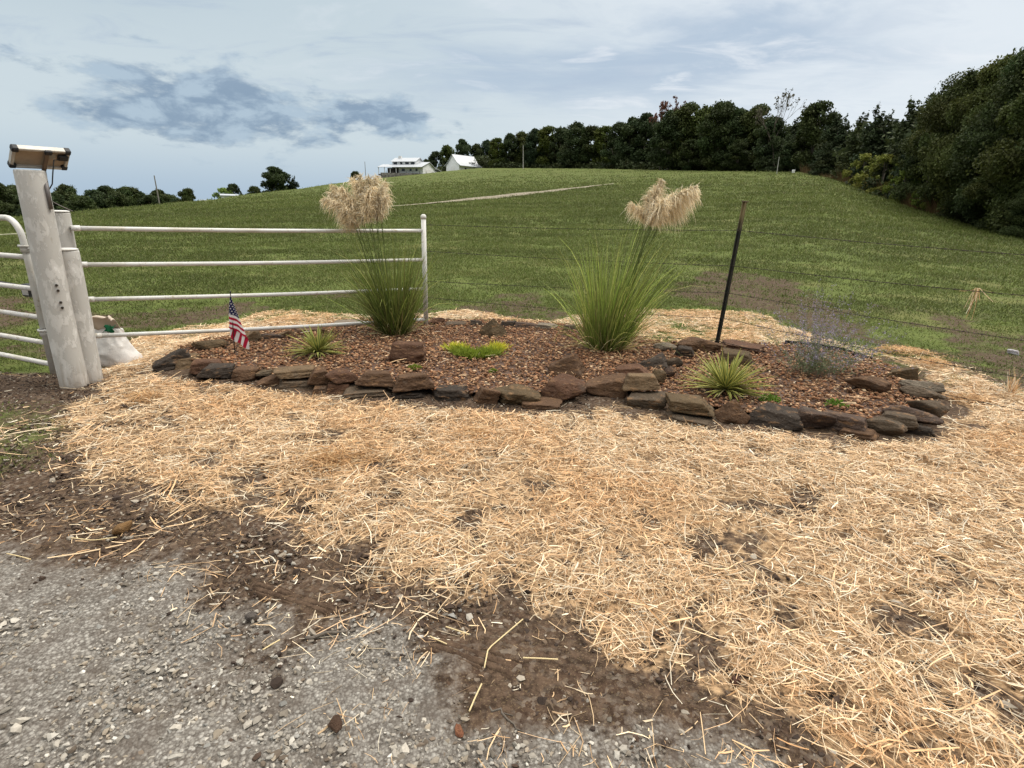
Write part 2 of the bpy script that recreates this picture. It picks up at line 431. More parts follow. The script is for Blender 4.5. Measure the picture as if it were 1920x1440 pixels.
def build_ground():
    azs = np.concatenate([np.arange(-180, -54, 4), np.arange(-54, 54, .3), np.arange(54, 180, 4)])
    rs = np.concatenate([[.25, .6], np.geomspace(.85, 9, 190), np.geomspace(9.2, 260, 170), np.geomspace(270, 2400, 36)])
    a = np.radians(azs); X = np.outer(rs, np.sin(a)); Y = np.outer(rs, np.cos(a))
    Z = H(X, Y)
    s, g, gr, b, sp, inb = masks(X.ravel(), Y.ravel())
    nr, na = X.shape
    rr = np.hypot(X, Y)
    Z = Z + (fbm(X * 5, Y * 5, seed=41, oct=3) - .5) * .03 * sstep(11, 9, rr) + (fbm(X * 17, Y * 17, seed=43, oct=2) - .5) * .012 * sstep(6, 4, rr)
    v = np.stack([X, Y, Z], -1).reshape(-1, 3)
    v = np.concatenate([v, [[0, 0, 0]]])
    i = np.arange(nr - 1)[:, None] * na; j = np.arange(na)[None, :]; j2 = (j + 1) % na
    q = np.stack([i + j, i + j2, i + na + j2, i + na + j], -1).reshape(-1, 4)[:, ::-1]
    t = np.stack([np.full(na, nr * na), (np.arange(na) + 1) % na, np.arange(na)], -1)[:, ::-1]
    col = np.stack([s, g, gr], -1); col = np.concatenate([col, [[0, 1, 0]]])
    def shader(nt):
        m = sepc(nt, attr(nt, 'col')); p = coord(nt, 'Object')
        straw, grav, grass = m
        nA = noise(nt, p, 28, 5, .65); nB = noise(nt, p, 6, 5, .6); nC = noise(nt, p, 90, 3, .6); nD = noise(nt, p, .5, 5, .6)
        soil = mix(nt, nA.step(.35, .68), (.030, .019, .013), (.098, .064, .043))
        soil = mix(nt, nB.step(.45, .65) * .5, soil, (.05, .028, .019))
        soil = mix(nt, nC.step(.6, .72) * .5, soil, (.17, .125, .085))
        sv = sepc(nt, voronoi(nt, p, 62, 'Color')); soil = mix(nt, sv[0].step(.45, .9) * .55 * nB.step(.38, .6), soil, mix(nt, sv[1], (.07, .05, .036), (.27, .225, .18)))
        soil = mix(nt, noise(nt, p, 150, 2).step(.55, .7) * .3, soil, (.26, .19, .10))
        soil = mix(nt, noise(nt, p, 11, 4, .7).step(.5, .62) * grass.step(.02, .2) * .7, soil, (.07, .072, .022))
        # tyre grooves pressed in the damp soil
        vor = voronoi(nt, p, 95, 'Color'); vr = sepc(nt, vor)[0]
        vd = voronoi(nt, p, 95)
        vor2 = sepc(nt, voronoi(nt, p, 190, 'Color'))[1]
        st = mix(nt, vr, (.065, .054, .043), (.42, .385, .335))
        st = mix(nt, vr.step(.86, .97), st, (.52, .49, .435))
        st = mix(nt, .45, st, mix(nt, vor2, (.09, .073, .057), (.40, .36, .305)))
        st = mix(nt, vd.step(.35, .75) * .6, st, (.09, .072, .058))
        st = mix(nt, nB.step(.45, .66) * .6, st, (.10, .073, .053)); st = hsv(nt, st, .5, .8, .84)
        base = mix(nt, (grav + (nA - .5) * .9 + (nB - .5) * .9).step(.25, .8), soil, st)
        chaff = mix(nt, nA.step(.3, .7), (.085, .052, .029), (.44, .295, .168))
        chaff = mix(nt, nB.step(.54, .68) * .6, chaff, (.09, .06, .038))
        base = mix(nt, (straw + (nA - .5) * .7 + (nC - .5) * .4).step(.25, .75), base, chaff)
        # pasture: blades, thin spots, mown bands
        far = mapping(nt, p, (.16, .5, .3), (0, 0, 0), (0, 0, .25))
        g1 = noise(nt, far, 1.2, 6, .62); g2 = noise(nt, p, 2.6, 6, .7); g3 = noise(nt, p, 14, 4, .7)
        gc = mix(nt, g2.step(.36, .64), (.064, .084, .020), (.110, .135, .034))
        gc = mix(nt, g1.step(.42, .66) * .75, gc, (.112, .135, .038))
        gc = mix(nt, g3.step(.38, .7) * .45, gc, (.045, .06, .015))
        gc = mix(nt, nD.step(.50, .64) * .4, gc, (.165, .145, .062))
        base = mix(nt, (grass + (nA - .5) * .8 + (g2 - .5) * .5).step(.3, .7), base, gc)
        hgt = nA * .6 + nC * .3 + vd * grav * -.6
        return {'c': base, 'n': bump(nt, hgt, .7, .012)}
    mt = material('ground_cover', shader, .95, .1)
    o = put('ground', make_mesh('ground', v, [q, t], mt, col, True)); o['kind'] = 'structure'
build_ground()

# ------------------------------------------------------------------ shared materials
def vcol_mat(name, rough=.8, spec=.2, transl=0.0, var=.25, scale=40, tint=False):
    def sh(nt):
        c = attr(nt, 'col'); n = noise(nt, coord(nt), scale, 3)
        c = hsv(nt, c, .5, 1.0, (n - .5) * (2 * var) + 1.0)
        if tint: c = mix(nt, 1.0, c, objcolor(nt), 'MULTIPLY')
        return c
    return material(name, sh, rough, spec, 0, transl)
M_STRAW = vcol_mat('dry_straw', .6, .3, .12, .2, 60)
M_GRASS = vcol_mat('green_blades', .65, .25, .25, .2, 20)
M_LEAF = vcol_mat('tree_leaves', .7, .2, .22, .25, .6, True)
M_PEB = vcol_mat('loose_pebbles', .8, .25, 0, .3, 120)
M_PLUME = vcol_mat('feathery_plume', .8, .1, .35, .12, 30)
M_PLAIN = vcol_mat('weathered_surface', .75, .25, 0, .15, 9)
def bark(nt):
    p = mapping(nt, coord(nt), (3, 3, .6)); n = noise(nt, p, 3, 6, .65)
    return {'c': mix(nt, n, (.05, .042, .034), (.20, .17, .14)), 'n': bump(nt, n, .8, .05)}
M_BARK = material('tree_bark', bark, .9, .1)
def white_paint(nt):
    p = mapping(nt, coord(nt), (1, 1, .45)); n = noise(nt, p, 13, 7, .68, .25); f = noise(nt, coord(nt), 60, 3)
    z = sepv(nt, coord(nt))[2]
    c = mix(nt, n.step(.50, .56), (.47, .455, .425), (.58, .565, .535))
    c = mix(nt, n.step(.63, .66) * .8, c, (.70, .69, .66))
    c = mix(nt, n.step(.36, .33) * .7, c, (.38, .35, .30))
    c = mix(nt, f.step(.62, .75) * .4, c, (.36, .33, .28))
    s = noise(nt, mapping(nt, coord(nt), (6, 6, .5)), 5, 4)
    c = mix(nt, s.step(.55, .75) * .35, c, (.40, .37, .31))
    c = mix(nt, (z * -1.0 + s * .35).step(-.02, .22) * .55, c, (.25, .18, .12))
    return {'c': c, 'n': bump(nt, n.step(.50, .535) * .6 + f * .2, .5, .006), 'r': n * .3 + .45}
M_POST = material('peeling_white_paint', white_paint, .6, .3)
def pipe_paint(nt):
    n = noise(nt, coord(nt), 14, 6, .65); f = noise(nt, coord(nt), 4, 4)
    c = mix(nt, n.step(.60, .70), (.62, .61, .585), (.36, .31, .22))
    c = mix(nt, f.step(.45, .7) * .6, c, (.46, .42, .32)); c = mix(nt, noise(nt, coord(nt), 45, 4).step(.62, .72) * .6, c, (.25, .19, .13))
    return {'c': c, 'n': bump(nt, n, .25, .003)}
M_PIPE = material('white_pipe_paint', pipe_paint, .45, .4)
def flat(name, c, rough=.6, spec=.3, metal=0.0, var=.25, scale=25):
    def sh(nt):
        n = noise(nt, coord(nt), scale, 4)
        return hsv(nt, mix(nt, 0.0, c, c), .5, 1, (n - .5) * (2 * var) + 1.0)
    return material(name, sh, rough, spec, metal)
M_BLACK = flat('black_plastic', (.018, .018, .02), .5, .4)
M_EDGE = flat('black_edging', (.02, .018, .016), .9, .05)
M_WIRE = flat('rusty_wire', (.045, .035, .028), .6, .4, .5, .4, 80)

# ------------------------------------------------------------------ stones
def icosphere(sub):
    import bmesh
    bm = bmesh.new(); bmesh.ops.create_icosphere(bm, subdivisions=sub, radius=1)
    bm.verts.index_update()
    v = np.array([q.co[:] for q in bm.verts]); f = np.array([[w.index for w in fc.verts] for fc in bm.faces]); bm.free()
    return v / np.linalg.norm(v, axis=1)[:, None], f
ICO5, ICO2, ICO1, ICO4 = icosphere(5), icosphere(2), icosphere(1), icosphere(4)
def stone_sand(nt):
    p = coord(nt); oc = objcolor(nt); rnd = objrand(nt)
    pp = V(nt, nt.nodes.new('ShaderNodeVectorMath').outputs[0])
    vm = pp.s.node; nt.links.new(p.s, vm.inputs[0]); cx = comb(nt, rnd * 37.0, rnd * 11.0, rnd * 5.0); nt.links.new(cx.s, vm.inputs[1])
    n = noise(nt, pp, 9, 6, .6, .4); f = noise(nt, pp, 55, 5, .7); l = noise(nt, mapping(nt, pp, (1, 1, 3.2)), 12, 5, .6); s = noise(nt, pp, 5, 4)
    c = hsv(nt, oc, .5, 1.0, n * 1.3 + .35)
    c = mix(nt, l.step(.54, .68) * .5, c, (.30, .17, .085))
    c = mix(nt, f.step(.58, .72) * .35, c, (.36, .31, .25))
    c = mix(nt, s.step(.58, .72) * .3, c, (.16, .14, .115))
    c = mix(nt, f.step(.42, .3) * .5, c, (.035, .025, .02))
    return {'c': c, 'n': bump(nt, n * .5 + f * .6 + l * .5, 1.0, .03), 'r': n * .3 + .62}
M_STONE = material('sandstone_rock', stone_sand, .8, .12)
def stone_mesh(name, w, d, h, kind, seed, tilt=0.0):
    rg = np.random.default_rng(seed)
    v, fc = ICO4 if w < .12 else ICO5
    base = {'slab': (1, .9, .55), 'block': (1, .95, .95), 'round': (1, 1, 1), 'pyr': (1, 1, 1), 'wedge': (1, 1, 1)}[kind]
    N = [(1, 0, .15), (-1, 0, .1), (0, 1, .1), (0, -1, .12), (0, 0, 1), (0, 0, -1)]
    Dd = [.8, .8, .8, .8, .8, .8]
    if kind == 'slab' or kind == 'block':
        N = [np.array(q) + rg.normal(0, .13, 3) for q in N]; Dd = [.62 + rg.uniform(-.05, .05) for _ in N]
        for _ in range(9): N.append(rg.normal(0, 1, 3)); Dd.append(rg.uniform(.80, .98))
    elif kind == 'round':
        N = []; Dd = []
        for _ in range(16): N.append(rg.normal(0, 1, 3)); Dd.append(rg.uniform(.78, .95))
    elif kind == 'pyr':
        a0 = rg.uniform(-.25, .25); N = [(0, 0, -1)]; Dd = [.45]
        for k in range(4): a = a0 + k * math.pi / 2 + math.pi / 4; N.append((math.cos(a) * 1.0, math.sin(a) * 1.0, .85)); Dd.append(.55)
        for _ in range(7): N.append(rg.normal(0, 1, 3)); Dd.append(rg.uniform(.75, .95))
    else:
        N = [(-.75, 0, 1), (0, 0, -1), (1, 0, .2), (0, -1, .2), (0, 1, .2), (-1, 0, 0)]; N = [np.array(q) + rg.normal(0, .12, 3) for q in N]; Dd = [.5, .5, .75, .65, .7, .9]
        for _ in range(8): N.append(rg.normal(0, 1, 3)); Dd.append(rg.uniform(.78, .98))
    N = np.array(N, float); N /= np.linalg.norm(N, axis=1)[:, None]; Dd = np.array(Dd)
    dots = v @ N.T
    rr = np.where(dots > .05, Dd[None, :] / np.maximum(dots, .05), 9.0)
    k = 26.0 if kind != 'round' else 11.0
    rad = -np.log(np.exp(-k * np.minimum(rr, 3)).sum(1)) / k
    rad *= 1 + .10 * (fbm(v[:, 0] * 2.3 + seed, v[:, 1] * 2.3, v[:, 2] * 2.3, 3, seed) - .5) * 2 + .05 * (fbm(v[:, 0] * 7, v[:, 1] * 7, v[:, 2] * 9, 3, seed + 9) - .5) * 2 + .035 * (fbm(v[:, 0] * 16, v[:, 1] * 16, v[:, 2] * 20, 2, seed + 3) - .5) * 2
    # bedding ledges on the sides
    P = v * rad[:, None]
    led = np.sin(P[:, 2] * rg.uniform(9, 15) + 2 * fbm(P[:, 0] * 1.5, P[:, 1] * 1.5, seed=seed)) * (.018 if kind != 'round' else .006)
    P[:, :2] *= (1 + led)[:, None]
    P = P @ roty(tilt).T
    lo, hi = P.min(0), P.max(0)
    P = (P - (lo + hi) / 2) / (hi - lo) * np.array([w, d, h])
    P[:, 2] += h / 2
    me = make_mesh(name, P, [fc], M_STONE, None, True)
    return me
CT = dict(B=(.105, .061, .036), D=(.050, .039, .031), K=(.092, .068, .047), T=(.155, .105, .061), R=(.105, .056, .035), P=(.18, .148, .112), O=(.095, .066, .037), U=(.078, .053, .041))
# x0,y0,x1,y1 photo pixels, colour, kind, tilt, pixel row on which it would meet the ground (0: its own bottom), label
STONES = [
 (294, 652, 367, 694, 'D', 'wedge', -.1, 0, 'dark pointed stone at the gate-side tip of the border, sloping up toward the back'),
 (320, 664, 376, 693, 'T', 'slab', .05, 0, 'flat tan slab just inside the gate-side tip stone of the border'),
 (361, 671, 415, 705, 'R', 'slab', .1, 0, 'thin reddish slab between the tan tip slab and dark grey slab'),
 (376, 681, 441, 713, 'D', 'slab', .2, 0, 'dark grey slab with split flat top near the gate-side tip'),
 (438, 685, 488, 715, 'B', 'block', .1, 0, 'brown chunky stone next to the dark grey split slab'),
 (485, 689, 532, 706, 'O', 'slab', -.1, 712, 'low olive brown stone lying behind the small front stone, near flag'),
 (484, 701, 526, 723, 'B', 'wedge', .1, 0, 'small brown stone leaning under the olive one in front row'),
 (521, 681, 600, 711, 'T', 'block', -.12, 728, 'long tan brown stone raised on a grey flat stone, below the small yucca'),
 (526, 707, 589, 731, 'K', 'slab', .05, 0, 'grey flat stone in the lower course under the long tan brown stone'),
 (579, 686, 619, 725, 'B', 'block', .02, 732, 'upright brown block in the front row beside the long tan brown stone'),
 (613, 690, 672, 720, 'R', 'round', -.1, 736, 'rust brown rounded stone on top of a small dark red stone'),
 (611, 715, 656, 738, 'R', 'slab', .1, 0, 'small dark red stone in the lower course under the rust brown one'),
 (669, 694, 743, 725, 'B', 'slab', .03, 742, 'long even brown stone lying over the longest grey lower slab'),
 (646, 721, 738, 746, 'K', 'slab', .04, 0, 'longest grey lower slab, flat under the even brown stone'),
 (588, 724, 622, 739, 'B', 'slab', 0, 0, 'tiny brown stone at ground level under the upright brown block'),
 (738, 697, 816, 736, 'B', 'slab', .12, 748, 'long brown stone sloping down toward the black wet-looking slab'),
 (735, 728, 806, 748, 'D', 'slab', .08, 0, 'broken dark flat stone beneath the long sloping brown stone'),
 (806, 716, 889, 751, 'D', 'block', -.02, 0, 'blackish flat-topped slab with a shiny bluish top in the front row'),
 (887, 721, 937, 758, 'B', 'block', .1, 0, 'short brown stone wedged between blackish slab and long dark rounded stone'),
 (921, 720, 1018, 761, 'O', 'round', -.12, 0, 'long dark rounded stone at the middle of the front row'),
 (1014, 703, 1096, 757, 'R', 'round', -.08, 0, 'biggest front stone, a rounded rusty boulder with five-sided face'),
 (1097, 699, 1173, 745, 'B', 'wedge', .15, 0, 'layered brown stone split by a crack, next to the rusty boulder'),
 (976, 752, 1052, 769, 'B', 'slab', 0, 0, 'half buried brown flat stone in the straw before the rusty boulder'),
 (804, 595, 834, 608, 'R', 'round', -.1, 0, 'small dark red stone at the foot of the white pipe post'),
 (832, 603, 876, 613, 'K', 'slab', 0, 0, 'thin pale grey slab on the back edge beside the pipe post'),
 (882, 599, 906, 613, 'D', 'block', 0, 0, 'small dark stone on the back edge just before the pyramid stone'),
 (939, 601, 967, 614, 'D', 'slab', 0, 0, 'small dark stone on the back edge just past the pyramid stone'),
 (965, 603, 1008, 616, 'U', 'slab', .05, 0, 'purplish flat stone second past the pyramid stone on the back edge'),
 (1004, 606, 1044, 618, 'P', 'slab', 0, 0, 'pale whitish flat stone on the back edge between the two pampas clumps'),
 (1054, 608, 1080, 621, 'K', 'slab', -.1, 0, 'grey stone on the back edge tucked under the taller pampas leaves'),
 (366, 636, 424, 657, 'O', 'round', .05, 0, 'rounded olive tan stone behind the little flag'),
 (454, 617, 491, 641, 'T', 'wedge', -.1, 0, 'peaked tan stone standing up next to the flag'),
 (486, 624, 531, 637, 'U', 'slab', 0, 0, 'low purplish stone between the peaked tan stone and small yucca'),
 (522, 618, 552, 632, 'T', 'round', 0, 0, 'small tan rounded stone on the back edge behind the small yucca'),
 (552, 611, 616, 626, 'B', 'slab', 0, 0, 'long low brown stone on the back edge directly over the small yucca'),
 (630, 600, 686, 613, 'P', 'slab', -.05, 0, 'long pale stone on the back edge next to the first pampas base'),
 (1224, 640, 1268, 659, 'P', 'round', 0, 0, 'pale grey stone with dark base beside the second pampas clump'),
 (1265, 647, 1302, 671, 'D', 'block', 0, 0, 'blackish stone between pale grey stone and long back stone'),
 (1272, 632, 1352, 661, 'B', 'round', -.08, 0, 'long rounded brown stone at the foot of the black steel post'),
 (1349, 641, 1427, 660, 'R', 'slab', .04, 0, 'flat reddish back stone just past the black steel post'),
 (1349, 654, 1407, 688, 'O', 'block', .05, 0, 'olive brown block with dark end behind the large yucca'),
 (1189, 662, 1255, 694, 'D', 'wedge', -.12, 0, 'dark wedge stone on the inner divider between the two gravel halves'),
 (1249, 668, 1279, 691, 'K', 'round', .1, 0, 'small grey stone at the back of the inner divider'),
 (1155, 682, 1220, 712, 'R', 'slab', -.3, 0, 'dark reddish slab leaning over on the inner divider'),
 (1242, 685, 1266, 710, 'U', 'round', 0, 0, 'smallest rounded pinkish stone of the inner divider'),
 (1219, 691, 1247, 722, 'O', 'round', 0, 0, 'egg-like olive stone of the inner divider beside the light-topped block'),
 (1166, 695, 1232, 737, 'T', 'block', -.05, 758, 'light-topped tan block where the divider meets the front row'),
 (1177, 730, 1246, 768, 'K', 'block', -.05, 0, 'grey brown stone under the light-topped block'),
 (1243, 735, 1334, 778, 'O', 'block', -.12, 790, 'broad olive brown stone with a flat sloping top before the large yucca'),
 (1327, 744, 1399, 795, 'B', 'pyr', 0, 0, 'three-cornered brown stone in the front row near the large yucca'),
 (1399, 760, 1498, 803, 'D', 'slab', .05, 0, 'widest dark grey slab, straw lying on its top'),
 (1243, 776, 1342, 799, 'K', 'slab', .05, 0, 'half buried grey stone under the broad olive brown stone'),
 (1491, 766, 1558, 809, 'U', 'round', .42, 0, 'oval brown stone tipped over against the purple flat block'),
 (1536, 767, 1615, 810, 'U', 'block', .06, 0, 'purplish flat-topped block in front of a small green clump'),
 (1616, 778, 1688, 817, 'K', 'round', -.05, 0, 'rounded grey ribbed stone near the far front corner'),
 (1649, 772, 1714, 801, 'K', 'slab', .1, 0, 'grey slab poking out behind the rounded ribbed stone'),
 (1660, 757, 1753, 794, 'U', 'round', .1, 0, 'smooth long purplish stone at the far end corner'),
 (1692, 792, 1746, 817, 'D', 'slab', 0, 0, 'low dark stone at ground level under the smooth purplish one'),
 (1702, 744, 1767, 784, 'K', 'round', .15, 0, 'thick grey slab behind the smooth purplish stone at far end'),
 (1691, 722, 1763, 750, 'K', 'round', .18, 0, 'grey leaning slab, second from the top of the far end stack'),
 (1690, 708, 1760, 739, 'P', 'round', .18, 0, 'pale grey slab, topmost of the leaning far end slabs'),
 (1668, 681, 1717, 712, 'O', 'wedge', .15, 0, 'last upright olive stone where the far end meets the black edging'),
 (1578, 809, 1642, 823, 'B', 'slab', 0, 0, 'half buried brown stone in straw under the purplish block'),
]
INNER = [
 (728, 635, 797, 681, 'R', 'block', .04, 0, 'squarish reddish boulder on gravel before the first pampas clump'),
 (897, 596, 952, 633, 'O', 'pyr', 0, 0, 'brown pyramid-shaped stone on gravel at the back middle'),
 (1027, 660, 1096, 706, 'B', 'wedge', -.15, 0, 'brown boulder with chipped slope beside the second pampas base'),
 (1586, 702, 1659, 736, 'B', 'round', .15, 0, 'oval brown boulder lying alone on the far half of the gravel'),
]
STONE_TOP = []
def place_stone(t, i, name, cat, group, zbase=0.0):
    x0, y0, x1, y1, c, kind, tilt, gy, lab = t
    g = G((x0 + x1) / 2, gy or y1, zbase)
    if not gy and zbase == 0 and sdpoly(BED, np.array([g[0]]), np.array([g[1]]))[0] > -.03:
        zbase = .055; g = G((x0 + x1) / 2, gy or y1, zbase)
    k = mpp(g); w = (x1 - x0) * k
    him = (y1 - y0) * k
    d = min(max(w * .75, .10), .30)
    if kind == 'slab': d = min(max(w * .8, .12), .34)
    dep = math.atan2(1.5 - zbase, math.hypot(g[0], g[1]))
    if x0 > 1600: d *= .8; him *= .92
    h = max((him - d * math.sin(dep) * (.55 if kind != 'block' else .8)) / math.cos(dep), .045)
    zb = 0.0 if not gy else (gy - y1) * k / math.cos(dep)
    dirv = np.array([g[0], g[1]]) / math.hypot(g[0], g[1])
    pos = g[:2] + dirv * d * .45
    yaw = -math.atan2(g[0], g[1]) + random.uniform(-.12, .12)
    sink = .025 if not gy else .01
    me = stone_mesh(name, w * 1.07, d, h + sink, kind, 100 + i * 7, tilt)
    rr = random.uniform(.85, 1.15); cc = tuple(q * rr for q in CT[c])
    o = put(name, me, None, (pos[0], pos[1], zbase + zb - sink), cc); o.rotation_euler = (0, 0, yaw)
    tag(o, lab, cat, group)
    STONE_TOP.append((pos[0], pos[1], zbase + zb + h, w, d))
for i, t in enumerate(STONES): place_stone(t, i, 'border_stone', 'stone', 'stones edging the gravel bed')
for i, t in enumerate(INNER): place_stone(t, 90 + i, 'boulder', 'boulder', 'boulders set inside the gravel bed', .06)

# ------------------------------------------------------------------ pea gravel in the bed
def scatter_blobs(name, xy, z, size, cols, flat_=.6, ico=None, jitter=.25, smooth=True):
    v, f = ico or ICO1
    n = len(xy); m = len(v)
    A_ = RNG.normal(0, 1, (n, 3, 3)); Q = np.linalg.qr(A_)[0]
    sc = size[:, None] * np.stack([RNG.uniform(.8, 1.3, n), RNG.uniform(.6, 1, n), RNG.uniform(.4, .8, n)], 1)
    P = v[None] * (1 + RNG.normal(0, jitter * .5, (n, m, 1)).clip(-.4, .4))
    P = np.einsum('nij,nmj->nmi', Q, P * sc[:, None, :])
    P[..., 2] *= flat_
    P += np.concatenate([xy, z[:, None]], 1)[:, None, :]
    F_ = (f[None] + (np.arange(n) * m)[:, None, None]).reshape(-1, 3)
    return P.reshape(-1, 3), F_, np.repeat(cols, m, axis=0)
def build_bed():
    lo, hi = BED.min(0), BED.max(0)
    xy = RNG.uniform(lo, hi, (52000, 2))
    xy = xy[sdpoly(BED, xy[:, 0], xy[:, 1]) > .02]
    n = len(xy)
    z = .052 + RNG.uniform(0, .03, n) + (fbm(xy[:, 0] * 3, xy[:, 1] * 3, seed=77) - .5) * .03
    size = RNG.gamma(5, .0026, n).clip(.006, .026)
    pal = np.array([(.21, .118, .068), (.155, .083, .048), (.28, .168, .10), (.37, .245, .155), (.10, .056, .036), (.48, .38, .27), (.235, .115, .062), (.18, .12, .077)])
    cols = pal[RNG.choice(len(pal), n, p=[.22, .18, .17, .11, .12, .05, .1, .05])] * RNG.uniform(.75, 1.25, (n, 1)) * np.array([1.06, .96, .84])
    v, f, c = scatter_blobs('g', xy, z, size, cols)
    b = MB().add(v, [f], c)
    e0 = BED - np.roll(BED, 1, 0); e1 = np.roll(BED, -1, 0) - BED; tg = e0 / np.linalg.norm(e0, axis=1)[:, None] + e1 / np.linalg.norm(e1, axis=1)[:, None]; nrm = np.column_stack([-tg[:, 1], tg[:, 0]]); nrm /= np.linalg.norm(nrm, axis=1)[:, None]
    if (sdpoly(BED, *(BED + nrm * .05).T) < 0).mean() > .5: nrm = -nrm
    q = np.concatenate([BED + nrm * .09, np.full((len(BED), 1), .05)], 1)
    ctr = []
    import bmesh
    bm = bmesh.new(); vs = [bm.verts.new(p) for p in q]; fc = bm.faces.new(vs); bmesh.ops.triangulate(bm, faces=[fc]); bm.verts.index_update()
    tv = np.array([p.co[:] for p in bm.verts]); tf = np.array([[w.index for w in p.verts] for p in bm.faces]); bm.free()
    b.add(tv, [tf], (.09, .055, .04))
    o = b.build('pea_gravel', M_PEB, smooth=True)
    tag(o, 'reddish brown pea gravel filling the stone-edged bed', 'gravel', kind='stuff')
build_bed()

# ------------------------------------------------------------------ driveway gravel and soil crumbs
def build_loose():
    def region(x, y, px, py): return (px > -60) & (px < 1980) & (py < 1500)
    xy = np.stack([RNG.uniform(-4.8, 2.2, 190000), RNG.uniform(.95, 4.9, 190000)], 1)
    px, py, _ = project(xy[:, 0], xy[:, 1])
    k = (px > -60) & (px < 1980) & (py < 1490)
    xy = xy[k]; s, g, gr, b, sp, inb = masks(xy[:, 0], xy[:, 1])
    r = np.hypot(xy[:, 0], xy[:, 1])
    cl = fbm(xy[:, 0] * 2.6, xy[:, 1] * 2.6, seed=55, oct=4)
    dens = sstep(.3, .62, cl) * .75 + .12
    kg = RNG.random(len(xy)) < g * dens * (1 - .8 * s) * np.clip(1.35 - r * .12, .4, 1)
    P = xy[kg]; n = len(P)
    size = RNG.gamma(2.6, .0019, n).clip(.0022, .016) * np.where(RNG.random(n) < .04, 1.5, 1)
    pal = np.array([(.36, .325, .275), (.28, .25, .21), (.20, .17, .135), (.45, .415, .36), (.30, .25, .19), (.15, .115, .085), (.58, .545, .49), (.24, .23, .21)])
    cols = pal[RNG.choice(8, n, p=[.24, .21, .17, .10, .14, .08, .015, .045])] * RNG.uniform(.6, 1.15, (n, 1))
    v, f, c = scatter_blobs('g', P, size * .2, size, cols, .62, None, .75)
    o = MB().add(v, [f], c).build('driveway_gravel', M_PEB)
    tag(o, 'loose grey crushed gravel of the driveway', 'gravel', kind='stuff')
    ks = (RNG.random(len(xy)) < (1 - g) * (.34 + .3 * sp) * (1 - .7 * s)) & ~kg
    P = xy[ks]; n = len(P)
    size = RNG.gamma(2, .0024, n).clip(.002, .022)
    pal = np.array([(.060, .038, .026), (.035, .023, .017), (.13, .09, .06), (.29, .25, .20)])
    cols = pal[RNG.choice(4, n, p=[.36, .3, .22, .12])] * RNG.uniform(.8, 1.2, (n, 1))
    v, f, c = scatter_blobs('g', P, size * .25, size, cols, .7, None, .7)
    o = MB().add(v, [f], c).build('soil_crumbs', M_PEB)
    tag(o, 'crumbs of dark brown soil between the straw and the driveway', 'dirt', kind='stuff')
build_loose()

# ------------------------------------------------------------------ straw mulch
STRAW_PAL = np.array([(.83, .60, .36), (.73, .485, .275), (.89, .72, .495), (.59, .36, .18), (.92, .82, .64), (.77, .52, .31)])
def stalks(xy, z, L, w, tilt, cols, rg=RNG, bend=.5):
    n = len(xy)
    a = rg.uniform(0, 2 * math.pi, n); k = rg.normal(0, bend * 1.3, n)
    ts = np.array([-.5, -.1, .3, .5])
    kink = rg.uniform(-.9, .9, n) * (rg.random(n) < .38)
    ang = a[:, None] + k[:, None] * ts[None] + kink[:, None] * (ts[None] > .1)
    d = np.stack([np.cos(ang) * np.cos(tilt)[:, None], np.sin(ang) * np.cos(tilt)[:, None], np.repeat(np.sin(tilt)[:, None], 4, 1)], -1)
    seg = np.diff(np.concatenate([[-.5], ts]))[None, :, None] * L[:, None, None] * d
    P = np.cumsum(seg, 1); P -= P.mean(1, keepdims=True)
    P += np.concatenate([xy, z[:, None]], 1)[:, None, :]
    P[..., 2] = np.maximum(P[..., 2], .003 + rg.uniform(0, .006, n)[:, None])
    up = np.array([0, 0, 1.0]); side = np.cross(d, up); side /= np.linalg.norm(side, axis=-1, keepdims=True) + 1e-9
    roll = rg.uniform(-.9, .9, n)[:, None, None]; nrm = np.cross(side, d)
    side = side * np.cos(roll) + nrm * np.sin(roll)
    W_ = np.repeat(w[:, None], 4, 1) * np.array([.8, 1, 1, .7])[None]
    C_ = cols[:, None, :] * rg.uniform(.85, 1.12, (n, 4, 1))
    return ribbons(P, W_, side, C_)
